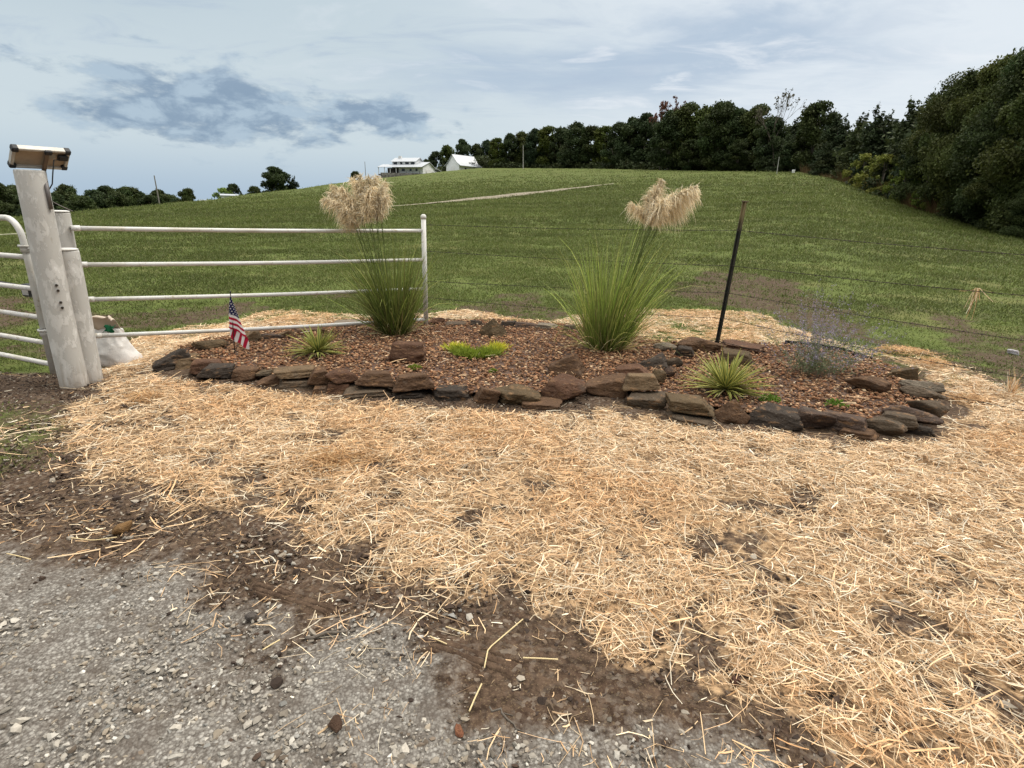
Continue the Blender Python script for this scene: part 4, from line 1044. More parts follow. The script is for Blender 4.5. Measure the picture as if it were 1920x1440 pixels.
def build_house():
    rng = 224; k = .2105 * rng / 224
    p = A(717, 329.5, rng); z0 = p[2]
    d = np.array([p[0], p[1]]) / math.hypot(p[0], p[1]); e = np.array([d[1], -d[0]])
    al = math.radians(30); X = e * math.cos(al) - d * math.sin(al); Yv = d * math.cos(al) + e * math.sin(al)
    ang = math.atan2(X[1], X[0])
    t = thing('farmhouse', 'two-storey white farmhouse with long covered porch on the hill crest', 'house', (p[0], p[1], z0)); t.rotation_euler = (0, 0, ang); t.scale = (1, 1, .88)
    S = lambda m, n, mat, par=t: m.build(n, mat, par, rel=True)
    f = .6
    m = MB(); m.box((0, .3, -1.2), (16.5, 10.3, f)); S(m, 'foundation', M_WALLST)
    m = MB(); m.box((6.8, .02, f), (16.5, 10, f + 2.7)); m.box((.9, 2.4, f), (6.8, 10, f + 2.7))
    m.prism([(-.1, f + 2.7), (10, f + 2.7), (5, f + 4.9)], 15.8, 16.5, axis=0); S(m, 'wall', M_SIDE)
    m = MB(); m.box((3.2, 1.9, f + 2.75), (12.6, 8.2, f + 5.1)); m.prism([(1.9, f + 5.1), (8.2, f + 5.1), (5.05, f + 6.6)], 12.0, 12.6, axis=0); S(m, 'upper_wall', M_SIDE)
    m = MB(); y0, y1 = 1.4, 8.7
    m.prism([(1.4, f + 4.98), (5.05, f + 6.72), (8.7, f + 4.98), (8.7, f + 5.1), (5.05, f + 6.88), (1.4, f + 5.1)], 2.8, 13.1, axis=0); S(m, 'upper_roof', M_ROOF)
    m = MB(); m.prism([(-1.9, f + 2.55), (5, f + 4.95), (10.6, f + 2.55), (10.6, f + 2.7), (5, f + 5.12), (-1.9, f + 2.7)], 6.7, 17.0, axis=0)
    m.prism([(-1.9, f + 2.55), (2.0, f + 3.9), (2.0, f + 4.05), (-1.9, f + 2.7)], -.9, 6.68, axis=0); m.prism([(8.2, f + 3.7), (10.6, f + 2.55), (10.6, f + 2.7), (8.2, f + 3.85)], -.9, 6.68, axis=0); S(m, 'roof', M_ROOF)
    m = MB(); m.box((.88, 2.38, f + .02), (6.78, 2.395, f + 2.68)); S(m, 'porch_shade_sheet', M_DARK)  # dark sheet over the white back wall; porch shade put into colour
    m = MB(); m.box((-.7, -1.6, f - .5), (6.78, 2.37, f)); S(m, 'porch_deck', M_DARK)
    for x in (-.6, 1.8, 4.2, 6.6):
        m = MB(); m.box((x - .09, -1.6, f), (x + .09, -1.42, f + 2.56)); S(m, 'porch_post', M_TRIM)
    for x in (3.9, 6.6, 8.7, 11.0):
        m = MB(); m.box((x - .12, 1.84, f + 3.9), (x + 1.3 if x != 6.6 else x + .8, 1.895, f + 4.85)); S(m, 'window', M_GLASS)
    for x in (8.0, 11.2, 13.6):
        m = MB(); m.box((x, -.03, f + 1.2), (x + (1.3 if x == 8.0 else .8), .015, f + 2.2)); S(m, 'window', M_GLASS)
    m = MB(); m.box((16.5, 2.0, f + .1), (16.56, 8.4, f + 2.2)); S(m, 'garage_door', M_TRIM)
    m = MB(); m.box((4.6, 4.2, f + 6.0), (5.6, 5.2, f + 7.5)); S(m, 'chimney', M_TRIM)
    m = MB(); m.box((13.0, 10.0, f - 1), (16.3, 17.5, f + 1.9)); S(m, 'wing_wall', M_SIDE)
    m = MB(); m.prism([(10.0, f + 3.3), (17.8, f + 1.75), (17.8, f + 1.92), (10.0, f + 3.47)], 12.6, 16.8, axis=0); S(m, 'wing_roof', M_ROOF)
    # terrace wall in front
    q0, q1 = A(714, 331, 219), A(826, 322, 216)
    w = thing('retaining_wall', 'low dark stone retaining wall below the white farmhouse', 'wall', (q0[0], q0[1], q0[2]))
    m = MB(); dv = (q1 - q0)[:2]; L = np.linalg.norm(dv); R_ = rotz(math.atan2(dv[1], dv[0]))
    m.box((0, -.25, -1.6), (L, .25, 1.35), R_); m.build('stonework', M_WALLST, w, rel=True)
    for k in range(9):
        m = MB(); x = 2 + k * 2.4; m.box((x - .07, -.05, 1.35), (x + .07, .05, 2.1), R_); m.build('post', M_DARK, w, rel=True)
build_house()
def build_barn():
    p = A(861, 318.5, 232); d = np.array([p[0], p[1]]) / math.hypot(p[0], p[1]); e = np.array([d[1], -d[0]])
    al = math.radians(42); X = e * math.cos(al) + d * math.sin(al); ang = math.atan2(X[1], X[0])
    t = thing('barn', 'white barn with flared metal roof standing beside the wood', 'barn', (p[0], p[1], p[2] - .4)); t.rotation_euler = (0, 0, ang); t.scale = (.95, .95, .85)
    # local: x along the ridge, y across (to the left-back), gable at x=0
    prof = [(-1.2, 2.2), (1.0, 3.6), (4.0, 7.2), (7.0, 3.6), (9.2, 2.2)]
    m = MB(); m.prism([(0, -.5), (0, 2.85), (1.0, 3.5), (4.0, 7.05), (7.0, 3.5), (8.0, 2.85), (8.0, -.5)], 0, 11.5, axis=0); m.build('wall', M_SIDE, t, rel=True)
    up = [(a, b + .18) for a, b in prof]
    m = MB()
    for (a, b), (c, d_) in zip(prof[:-1], prof[1:]):
        m.prism([(a, b), (c, d_), (c, d_ + .16), (a, b + .16)], -.4, 12.0, axis=0)
    m.build('roof', M_ROOF, t, rel=True)
    m = MB(); m.box((-.06, 2.8, -.4), (0, 5.2, 2.2)); m.build('door', M_TRIM, t, rel=True)
    m = MB(); m.box((3, -.06, .5), (4, 0, 1.6)); m.build('window', M_GLASS, t, rel=True)
build_barn()
def shed(px, py, rng, w, h, label, dark=True):
    p = A(px, py, rng); t = thing('shed', label, 'shed', (p[0], p[1], p[2])); t.rotation_euler = (0, 0, -math.atan2(p[0], p[1]))
    m = MB(); m.box((-w / 2, 0, -1), (w / 2, 4, h)); m.build('wall', M_SIDE, t, rel=True)
    m = MB(); m.prism([(-.3, h), (2, h + .35), (4.3, h), (4.3, h + .1), (2, h + .47), (-.3, h + .12)], -w / 2 - .3, w / 2 + .3, axis=0); m.build('roof', M_ROOF, t, rel=True)
    m = MB(); m.box((-w * .38, -.06, .1), (w * .1, 0, h - .45)); m.build('opening_shade_plate', M_GLASS, t, rel=True)  # dark plate on the wall; shade inside the open front put into colour
shed(431, 376, 150, 3.3, 1.0, 'small white open-fronted shed by the pale bush')
shed(396, 384, 175, 4.6, .8, 'low white roofed shed between lone tree and bush')
def pole(px, py0, px1, py1, rng, label, mat, r=.14):
    a, b = A(px, py0, rng), A(px1, py1, rng)
    t = thing('utility_pole', label, 'pole', (a[0], a[1], a[2] - .6))
    m = MB(); m.tube([a - np.array([0, 0, .6]), b], [r, r * .7], 8); m.build('shaft', mat, t)
M_POLE = flat('grey_pole_wood', (.20, .185, .17), .8, .2)
M_POLE2 = flat('weathered_white_pole', (.40, .39, .37), .8)
pole(300, 386, 289, 329, 118, 'grey wooden power pole leaning above the field skyline', M_POLE, .12)
pole(686, 336, 684, 303, 205, 'thin pole rising behind the first pampas plumes', M_POLE, .11)
pole(981, 317, 981, 272, 205, 'pale upright pole before the middle of the wood', flat('pale_pole_wood', (.42, .40, .37), .8), .13)
pole(1457, 322, 1461, 294, 118, 'short white leaning pole at the wood edge', M_POLE2, .07)
def salt_block():
    p = A(1488, 320, 112); t = thing('mineral_tub', 'tiny white tub at the field edge near leaning white pole', 'tub', (p[0], p[1], p[2] - .35))
    m = MB(); a = np.array([p[0], p[1], p[2] - .35]); m.tube([a, a + (0, 0, .40), a + (0, 0, .50)], [.22, .25, .22], 12); m.build('tub_body', M_TRIM, t)
salt_block()

# ------------------------------------------------------------------ gate posts, panel, gate
def post(px, py, top, dia, label, name='gate_post'):
    g = G(px, py); t = thing(name, label, 'post', (g[0], g[1], 0))
    r = dia / 2
    m = MB(); zz = np.array([-.15, .02, .35, .7, 1.05, 1.4, top - .012, top])
    zz = np.array(sorted(set([z for z in zz if z <= top])))
    wob = np.column_stack([np.sin(zz * 3 + px) * .006, np.cos(zz * 2.3 + px) * .006, zz])
    rr = np.where(zz > top - .005, r * .955, r * (1.03 - .02 * zz))
    m.tube(np.column_stack([wob[:, 0] + g[0], wob[:, 1] + g[1], zz]), rr, 28)
    m.build('post_shaft', M_POST, t, smooth=False)
    bpy.data.objects[t.children[0].name].data.polygons.foreach_set('use_smooth', [len(p.vertices) == 4 for p in t.children[0].data.polygons])
    return t, g
T1, g1 = post(141, 722, 1.735, .20, 'tallest thick white gate post with peeling paint, carrying the solar panel')
T2, g2 = post(174, 714, 1.128, .165, 'shortest white post leaning against the tallest gate post')
T3, g3 = post(166, 681, 1.42, .18, 'middle-height white post behind the shortest post')
for k, (bx, by) in enumerate(((100, 535), (103, 545), (108, 567), (111, 577))):
    v = ray(bx + 6, by); tt = (math.hypot(g1[0], g1[1]) - .10) / math.hypot(v[0], v[1]); q = CAM + v * tt; dr = -v / np.linalg.norm(v)
    m = MB(); m.tube([q - dr * .02, q + dr * .012], .011, 6); m.build('bolt', M_WIRE, T1)
m = MB(); cz = G(174, 714); m.tube([(g3[0], g3[1], 1.42), (g3[0], g3[1], 1.43), (g3[0], g3[1], 1.435)], [.096, .094, .07], 28); m.build('cap', M_PIPE, T3, smooth=True)
m = MB(); m.tube([(g2[0], g2[1], 1.128), (g2[0], g2[1], 1.138), (g2[0], g2[1], 1.143)], [.088, .086, .07], 28); m.build('cap', M_PIPE, T2, smooth=True)

gp = G(799, 617)
pan = thing('pipe_panel', 'white welded pipe fence panel of four rails ending in a round post', 'fence panel', (gp[0], gp[1], 0))
m = MB(); m.tube([(gp[0], gp[1], -.1), (gp[0], gp[1], 1.425)], .031, 16); m.build('end_post', M_PIPE, pan, smooth=True)
m = MB(); m.tube([(gp[0], gp[1], 1.405), (gp[0], gp[1], 1.43), (gp[0], gp[1], 1.452), (gp[0], gp[1], 1.462)], [.036, .037, .03, .012], 16); m.build('post_cap', M_PIPE, pan, smooth=True)
for zl, zr in ((1.30, 1.263), (1.003, .904), (.708, .533), (.388, .131)):
    zl = 1.5 - (1.5 - zl) * 1.1; a = np.array([-3.69 * 1.1, 4.765 * 1.1, zl]); b = np.array([gp[0], gp[1], zr])
    m = MB(); pts = [a + (b - a) * t + np.array([0, 0, -.012 * math.sin(math.pi * t)]) for t in np.linspace(0, 1, 9)]
    m.tube(pts, .021, 12); m.tube([a, a + (b - a) * .02], .026, 12); m.build('rail', M_PIPE, pan, smooth=True)

def build_gate():
    top_r = A(50, 474, 1); 
    br = G(97, 683, .16); bl = G(0, 664, .16); dv = (bl - br)[:2]; dv /= np.linalg.norm(dv)
    hx = br[:2] + dv * .0
    t = thing('tube_gate', 'white tubular farm gate with rounded corner, hung on the tallest post', 'gate', (br[0], br[1], .1))
    def z_on(px, py):   # height of the point of the gate plane seen at this pixel
        v = ray(px, py); A_ = np.array([[v[0], -dv[0]], [v[1], -dv[1]]]); s_, u_ = np.linalg.solve(A_, br[:2] - CAM[:2]); return CAM[2] + s_ * v[2], u_
    ztop, _ = z_on(0, 408)
    P = lambda u, z: np.array([br[0] + dv[0] * u, br[1] + dv[1] * u, z])
    Lg = 3.2; rc = .17
    pts = [P(0, .08), P(0, ztop - rc)]
    for a in np.linspace(0, math.pi / 2, 8)[1:]: pts.append(P(rc - rc * math.cos(a), ztop - rc + rc * math.sin(a)))
    for u in (1.0, 2.0, Lg): pts.append(P(u, ztop))
    m = MB(); m.tube(pts, .024, 14); m.build('outer_tube', M_PIPE, t, smooth=True)
    for px, py in ((0, 478), (0, 534), (0, 584), (0, 628), (0, 664)):
        z, _ = z_on(px, py); m = MB(); m.tube([P(0, z), P(1.5, z), P(Lg, z)], .021, 12); m.build('rail', M_PIPE, t, smooth=True)
    for z in (z_on(62, 467)[0], z_on(93, 625)[0]):
        m = MB(); a = P(0, z); b = np.array([g1[0], g1[1], z]); m.tube([a + (0, 0, -.03), a + (0, 0, .03)], .034, 12); m.tube([a, a + (b - a) * .8], .010, 8); m.tube([a + (0, 0, .012), a + (0, 0, .03)], .045, 12); m.build('hinge', M_PIPE, t, smooth=True)
    # opener arm behind the gate
    zo, u0 = z_on(48, 549); back = np.array([-dv[1], dv[0]]);
    if back[1] < 0: back = -back
    Q = lambda u, z, b: np.array([br[0] + dv[0] * u + back[0] * b, br[1] + dv[1] * u + back[1] * b, z])
    o = thing('gate_opener', 'black gate opener motor arm mounted behind the white tube gate', 'gate opener', Q(u0, zo, .1))
    u0 += .11; ang = math.atan2(dv[1], dv[0])
    m = MB(); m.box((-.09, -.04, -.055), (.085, .04, .055), rotz(ang), Q(u0, zo, .1), bev=.015); m.build('motor_box', M_BLACK, o)
    m = MB(); m.tube([Q(u0 + .05, zo + .015, .1), Q(u0 + 1.4, zo + .07, .1)], .022, 12); m.build('arm', M_BLACK, o, smooth=True)
    m = MB(); m.tube([Q(u0 - .08, zo, .1), Q(u0 - .2, zo - .01, .09), np.array([g1[0], g1[1], zo - .01])], .012, 8); m.build('bracket', M_BLACK, o, smooth=True)
    m = MB(); m.box((-.06, -.043, -.035), (.03, -.041, .02), rotz(ang if back[1] * math.cos(ang) > 0 else ang + math.pi), Q(u0, zo, .1), c=(.55, .54, .52)); m.build('label_plate', M_PLAIN, o)
build_gate()

def build_solar():
    r = math.hypot(g1[0], g1[1])
    tl, tr, br_, bl_ = (np.array(q) for q in (A(27, 277, r - .02), A(134, 283, r - .02), A(123, 318, r - .02), A(14, 312, r - .02)))
    c = (tl + tr + br_ + bl_) / 4
    to = (CAM - c); to /= np.linalg.norm(to)
    ex = ((tr - tl) + (br_ - bl_)) / 2; ey = ((tl - bl_) + (tr - br_)) / 2
    ex = ex - to * (.34 * np.linalg.norm(ex)); ey = ey + to * (.9 * np.linalg.norm(ey))
    wd, ht = np.linalg.norm(ex), np.linalg.norm(ey); ex /= wd; ey -= ex * (ey @ ex); ey /= np.linalg.norm(ey); n = np.cross(ex, ey)
    R_ = np.column_stack([ex, ey, n])
    t = thing('solar_panel', 'small square-framed solar panel with black corners atop the tallest white post', 'solar panel', c)
    hw, hh = wd / 2, ht / 2
    def part(nm, lo, hi, mat, bev=0, col=None):
        m = MB(); m.box(lo, hi, R_, c, col, bev); return m.build(nm, mat, t)
    beige = vcol_mat('dirty_panel_back', .7, .2, 0, .35, 14)
    part('backing', (-hw + .01, -hh + .01, -.018), (hw - .01, hh - .01, -.008), beige, 0, (.42, .33, .24))
    M_AL = flat('dull_aluminium', (.52, .49, .44), .5, .4, .3, .3, 12)
    part('frame', (-hw, hh - .022, -.03), (hw, hh, .012), M_AL, .004); part('frame', (-hw, -hh, -.03), (hw, -hh + .022, .012), M_AL, .004)
    part('frame', (-hw, -hh + .022, -.03), (-hw + .022, hh - .022, .012), M_AL, .004); part('frame', (hw - .022, -hh + .022, -.03), (hw, hh - .022, .012), M_AL, .004)
    part('glass_face', (-hw + .01, -hh + .01, -.029), (hw - .01, hh - .01, -.0185), M_GLASS)
    for sx in (-1, 1):
        for sy in (-1, 1):
            cx, cy = sx * (hw - .018), sy * (hh - .018); part('corner_cap', (cx - .022, cy - .022, -.034), (cx + .022, cy + .022, .016), M_BLACK, .008)
    part('bracket', (.012, -hh - .02, .0135), (.04, hh + .012, .03), flat('brown_bracket', (.16, .115, .08), .6), .004)
    part('bracket_clip', (.002, hh - .02, .02), (.05, hh + .02, .045), M_BLACK, .006)
    part('junction_box', (.105, .0, -.006), (.175, .055, .02), M_BLACK, .008)
    part('rating_plate', (.045, -.005, -.006), (.095, .055, -.003), M_PLAIN, 0, (.33, .30, .25))
    j = c + R_ @ np.array([.115, .02, .02]); tp = np.array([g1[0], g1[1], 1.62])
    side = np.array([_r[0], _r[1], 0]); side /= np.linalg.norm(side)
    m = MB(); w0 = c + R_ @ np.array([.026, -hh, .02]); base = np.array([g1[0], g1[1], 1.5]) + side * .115; m.tube([w0, (w0 + base) / 2 + (0, 0, .04), base + (0, 0, .12), base - (0, 0, .05)], .014, 10); m.build('mount_tube', flat('grey_mount', (.17, .155, .15), .5, .4, .4), t, smooth=True)
    e1 = A(98, 345, r - .02); e2_ = A(86, 366, r); e3 = A(93, 385, r - .02); 
    cp = [j, A(101, 300, r - .05), A(99, 325, r - .04), e1, e2_, A(85, 377, r)]
    m = MB(); m.tube(np.array(cp), .0045, 6); m.build('cable', M_BLACK, t, smooth=True)
    m = MB(); m.tube([A(85, 372, r), A(100, 379, r - .05), A(118, 388, r - .05), A(136, 396, r - .04)], .0035, 6); m.build('cable', M_POLE, t, smooth=True)
build_solar()
def rope():
    a, b = A(-60, 440, 9.5), A(56, 437, 7.4)
    b2 = np.array([g1[0], g1[1], b[2]])
    m = MB(); m.tube([a, (a + b) / 2 - (0, 0, .01), b], .006, 6); o = m.build('fence_rope', flat('cream_rope', (.62, .60, .42), .7)); tag(o, 'thin cream rope strung behind the gate near its rounded corner', 'rope')
rope()

# ------------------------------------------------------------------ barbed wire and T-post
def build_wire():
    tp = G(1340, 661); top = np.array([2.452, 6.29, 1.665]); b0 = np.array([tp[0], tp[1], -.1])
    t = thing('steel_fence_post', 'dark steel T-post leaning slightly, with rusty pale top', 'fence post', (tp[0], tp[1], 0))
    ax = (top - b0) / np.linalg.norm(top - b0); sd_ = np.cross(ax, [0, 1, 0]); sd_ /= np.linalg.norm(sd_); bk = np.cross(sd_, ax)
    R_ = np.column_stack([sd_, bk, ax]); L = np.linalg.norm(top - b0)
    def tsteel(nt):
        z = sepv(nt, coord(nt))[2]; n = noise(nt, coord(nt), 20, 5)
        c = mix(nt, n.step(.4, .7), (.012, .014, .012), (.035, .03, .022)); return mix(nt, (z + n * .2).step(1.42, 1.66), c, (.20, .16, .08))
    M_T = material('dark_green_steel', tsteel, .5, .4)
    m = MB(); m.box((-.024, -.004, 0), (.024, .004, L), R_, b0); m.box((-.005, -.034, 0), (.005, -.0042, L), R_, b0); m.build('post_shaft', M_T, t)
    m = MB()
    for z in np.arange(.25, L - .05, .055): m.box((-.011, .0042, z), (.011, .011, z + .022), R_, b0)
    m.build('stud_row', M_T, t)
    m = MB(); m.box((-.034, -.036, L), (.034, .006, L + .012), R_, b0, None, .003); m.build('cap', flat('rusted_cap', (.09, .06, .035), .7), t)
    hs_T = (1.372, .994, .698, .411, .147); hs_P = (1.335, 1.01, .63, .42, .16); names = ['topmost', 'second from the top', 'middle', 'second from the bottom', 'lowest']
    right = [G(1920, 476, 1.29), G(1920, 549, .99), G(1920, 622, .69), None, None]
    q = G(1920, 549, .99)
    for i in range(5):
        a = np.array([gp[0] + .03, gp[1], hs_P[i]]); f_ = (hs_T[i] + .1) / (L * ax[2]); b = b0 + ax * L * f_ + np.array([0, -.04, 0])
        hr = (1.29, .985, .64, .36, .10)[i]
        c = np.array([q[0], q[1], hr]); dd = c - b; c2 = b + dd * 1.45
        rg = np.random.default_rng(i); pts = []
        sag = .015 if i < 3 else .03
        for s in np.linspace(0, 1, 30): pts.append(a + (b - a) * s + np.array([0, 0, -sag * math.sin(math.pi * s)]))
        for s in np.linspace(0, 1, 30)[1:]: pts.append(b + (c2 - b) * s + np.array([0, 0, -sag * 1.3 * math.sin(math.pi * s)]))
        pts = np.array(pts); t2 = thing('barbed_wire', f'{names[i]} strand of rusty barbed wire running past the T-post', 'wire', pts[0], 'barbed wire strands')
        d = np.linalg.norm(np.diff(pts, axis=0), axis=1); s_ = np.concatenate([[0], np.cumsum(d)]); tt = np.linspace(0, s_[-1], int(s_[-1] / .02))
        c_ = np.column_stack([np.interp(tt, s_, pts[:, k]) for k in range(3)])
        for ph in (0, math.pi):
            pass
        off = .0026
        m = MB()
        for ph in (0, math.pi): m.tube(c_ + np.column_stack([tt * 0, np.cos(tt * 90 + ph) * off, np.sin(tt * 90 + ph) * off]), .0017, 4, caps=False)
        for s in np.arange(.06, s_[-1], .125):
            p = np.array([np.interp(s, s_, pts[:, k]) for k in range(3)])
            for k in range(2):
                e_ = rg.normal(0, 1, 3); e_ /= np.linalg.norm(e_); m.tube([p - e_ * .014, p + e_ * .014], .0013, 3)
            m.tube([p - (.006, 0, 0), p + (.006, 0, 0)], .005, 5)
        m.build('barbed_strand', M_WIRE, t2)
build_wire()

def straw_wisp(name, label, pts_w, n, L, spread, rg_seed, droop=True, upright=False):
    """a bunch of stalks hanging from or heaped at a point"""
    rg = np.random.default_rng(rg_seed); t = None
    p0 = np.array(pts_w)
    d = rg.normal(0, 1, (n, 3)); d[:, 2] *= .35
    if droop: d[:, 2] = -np.abs(rg.normal(1.0, .5, n)); d[:, :2] *= .28
    if upright: d[:, 2] = np.abs(rg.normal(1.0, .4, n)); d[:, :2] *= .22
    d /= np.linalg.norm(d, axis=1)[:, None]
    l = L * rg.uniform(.4, 1.1, n); ts = np.array([0, .35, .7, 1.0])
    st = p0 + rg.normal(0, spread, (n, 3)) * np.array([1, 1, .4])
    if upright or not droop: st[:, 2] = np.maximum(st[:, 2], p0[2])
    P = st[:, None] + d[:, None] * l[:, None, None] * ts[None, :, None]
    P += (rg.normal(0, .12, (n, 1, 3)) * l[:, None, None]) * (ts ** 2)[None, :, None]
    sd_ = np.cross(d, rg.normal(0, 1, (n, 3))); sd_ /= np.linalg.norm(sd_, axis=1)[:, None]
    cols = STRAW_PAL[rg.choice(6, n)] * rg.uniform(.7, 1.1, (n, 1))
    v, q, c = ribbons(P, np.full((n, 4), .0028) * np.array([1, 1, .9, .6]), sd_[:, None].repeat(4, 1), cols[:, None].repeat(4, 1))
    o = MB().add(v, [q], c).build(name, M_STRAW); return tag(o, label, 'straw wisp')
q = G(1833, 541, .985)
o = straw_wisp('straw_wisp', 'wisp of straw snagged on the second barbed wire and hanging down', q, 13, .24, .012, 3)
straw_wisp('straw_wisp', 'upright tuft of straw standing in grass at the picture edge', G(1893, 742), 60, .20, .02, 4, False, True)
def straw_heap(label, px, py, w, seed, n=420, org=.8, h=.05):
    rg = np.random.default_rng(seed); g = G(px, py); s = w * mpp(g)
    xy = g[:2] + rg.normal(0, 1, (n, 2)) * np.array([s * .28, s * .20]); rr = np.linalg.norm((xy - g[:2]) / np.array([s * .5, s * .36]), axis=1)
    z = (1 - np.clip(rr, 0, 1) ** 2) * h * rg.uniform(.2, 1, n) + .01
    cols = STRAW_PAL[rg.choice(6, n, p=[.2, .3, .06, .3, .04, .1])] * rg.uniform(.6, 1.0, (n, 1)) * np.array([org, org * .88, org * .7])
    v, q, c = stalks(xy, z, rg.gamma(4, .022, n).clip(.03, .22), rg.uniform(.001, .0024, n), rg.normal(0, .3, n), cols, rg, .9)
    o = MB().add(v, [q], c).build('straw_heap', M_STRAW); tag(o, label, 'straw heap', 'matted heaps in the straw')
straw_heap('matted orange brown straw heap, largest, in front of the stone row', 622, 868, 150, 31, 900)
straw_heap('small orange straw heap before the blackish slab', 885, 818, 80, 32, 400)
straw_heap('golden straw heap beside the far end of the bed', 1690, 664, 120, 33, 700, 1.0, .09)
straw_heap('second golden straw heap past the black edging', 1748, 684, 70, 34, 350, 1.0, .07)
straw_heap('dark-centred straw heap beyond the far end slabs', 1815, 752, 80, 35, 420, .8, .05)
straw_heap('reddish matted straw heap near the white gate posts', 270, 748, 90, 36, 420, .85, .04)

# ------------------------------------------------------------------ plants
def pampas(px, py, label, nb, spread, height, lean, plumes, seed, bright):
    rg = np.random.default_rng(seed); g = G(px, py, .06); t = thing('pampas_grass', label, 'ornamental grass', (g[0], g[1], .05))
    def blades(n, L0, L1, tl0, tl1, w0, pal, nm, aspread=1.0, bx=0.0):
        a = rg.uniform(0, 2 * math.pi, n); b0 = rg.random(n) ** .5 * spread
        base = np.column_stack([g[0] + np.cos(a) * b0, g[1] + np.sin(a) * b0 * .8, np.full(n, .05)])
        ti = tl0 + (tl1 - tl0) * (b0 / spread) ** 1.2 * rg.uniform(.35, 1.15, n); aa = a + rg.normal(0, .45, n)
        L = L0 + (L1 - L0) * rg.beta(1.5, 1.9, n); K = 7; ts = np.linspace(0, 1, K)
        droop = rg.gamma(1.5, .26, n)
        ang = ti[:, None] + droop[:, None] * (ts[None] ** 2.2) * (.5 + ti[:, None])
        dx = np.sin(ang) * np.cos(aa)[:, None] + lean * ts[None]; dy = np.sin(ang) * np.sin(aa)[:, None]; dz = np.cos(ang)
        d = np.stack([dx, dy, dz], -1); seg = d * (L / (K - 1))[:, None, None]; seg[:, 0] = 0
        P = base[:, None] + np.cumsum(seg, 1); P[..., 2] = np.maximum(P[..., 2], .07)
        s = np.cross(d, rg.normal(0, 1, (n, 1, 3))); s /= np.linalg.norm(s, axis=-1, keepdims=True) + 1e-9
        W_ = rg.uniform(.6, 1.25, n)[:, None] * w0 * np.array([.7, 1, 1, .9, .7, .45, .12])[None]
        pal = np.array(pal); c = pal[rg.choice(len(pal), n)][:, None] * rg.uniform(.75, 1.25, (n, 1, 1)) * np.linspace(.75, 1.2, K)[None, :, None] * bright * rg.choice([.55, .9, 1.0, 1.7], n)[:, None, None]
        return ribbons(P, W_, s, c.repeat(1, 1) if c.shape[1] == K else c)
    green = [(.14, .19, .036), (.18, .225, .046), (.11, .155, .032), (.22, .25, .065), (.26, .26, .08)]
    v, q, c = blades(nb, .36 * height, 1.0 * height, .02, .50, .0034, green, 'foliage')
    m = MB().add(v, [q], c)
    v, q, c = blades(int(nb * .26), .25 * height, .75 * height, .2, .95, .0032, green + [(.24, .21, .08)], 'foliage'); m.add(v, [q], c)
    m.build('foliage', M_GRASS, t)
    v, q, c = blades(int(nb * .22), .12, .55, .2, 1.5, .0042, [(.33, .26, .13), (.27, .19, .09), (.38, .33, .18)], 'dead'); MB().add(v, [q], c).build('dead_leaves', M_STRAW, t)
    for k, (tx, ty, ex, ey, ln) in enumerate(plumes):      # pixel where plume begins, pixel where it ends
        rr = math.hypot(g[0], g[1]) + rg.uniform(-.18, .18)
        p0 = A(tx, ty, rr); p1 = A(ex, ey, rr + rg.uniform(-.1, .1)); b = np.array([g[0], g[1], .06]) + np.append(rg.normal(0, .05, 2), 0)
        b[0] += (p0[0] - g[0]) * .15
        mid = b * .5 + p0 * .5 + np.array([(b[0] - p0[0]) * .10, 0, .06])
        tt = np.linspace(0, 1, 10)[:, None]; cur = (1 - tt) ** 2 * b + 2 * tt * (1 - tt) * mid + tt ** 2 * p0
        st = MB(); st.tube(cur, np.linspace(.0042, .003, 10), 6, (.10, .13, .035)); so = st.build('stem', M_GRASS, t, smooth=True)
        # plume: drooping feather
        n = 760; s = rg.random(n) ** .8; pv = rg.uniform(.82, 1.18)
        up_ = (cur[-1] - cur[-2]); up_ /= np.linalg.norm(up_); Lp = np.linalg.norm(p1 - p0)
        c1 = p0 + up_ * Lp * .55
        axis = lambda u: ((1 - u) ** 2)[:, None] * p0 + (2 * u * (1 - u))[:, None] * c1 + (u ** 2)[:, None] * p1
        P0 = axis(s); tan = axis(np.minimum(s + .02, 1.0)) - axis(np.maximum(s - .02, 0)); tan /= np.linalg.norm(tan, axis=1)[:, None] + 1e-9
        o_ = rg.normal(0, 1, (n, 3)); o_ -= tan * (o_ * tan).sum(1)[:, None]; o_ /= np.linalg.norm(o_, axis=1)[:, None]
        l = ln * rg.uniform(.45, 1.55, n) * (.55 + .75 * np.sin(math.pi * (s * .85 + .1)))
        ts = np.array([0, .3, .65, 1.0]); dirn = tan * rg.uniform(.5, 1.0, (n, 1)) + o_ * rg.uniform(.4, 1.15, (n, 1)) + rg.normal(0, .22, (n, 3))
        P = P0[:, None] + dirn[:, None] * (l[:, None] * (ts - .32 * ts ** 2)[None])[..., None]
        P[..., 2] -= (l[:, None] * (rg.uniform(.25, 1.0, n)[:, None] * ts[None] ** 2))
        P += rg.normal(0, .006, P.shape) * ts[None, :, None]
        sd_ = np.cross(dirn, rg.normal(0, 1, (n, 3))); sd_ /= np.linalg.norm(sd_, axis=1)[:, None] + 1e-9
        pal = np.array([(.80, .69, .49), (.71, .585, .39), (.88, .80, .63), (.58, .445, .27)])
        cc = pal[rg.choice(4, n, p=[.36, .26, .24, .14])][:, None] * rg.uniform(.7, 1.2, (n, 1, 1)) * pv * np.array([.62, .9, 1.1, 1.22])[None, :, None]  # plume highlights and shadows put into the colour: dark roots, pale tips
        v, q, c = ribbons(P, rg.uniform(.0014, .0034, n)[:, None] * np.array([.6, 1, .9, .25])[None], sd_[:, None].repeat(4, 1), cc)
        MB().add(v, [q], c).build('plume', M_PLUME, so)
    return t
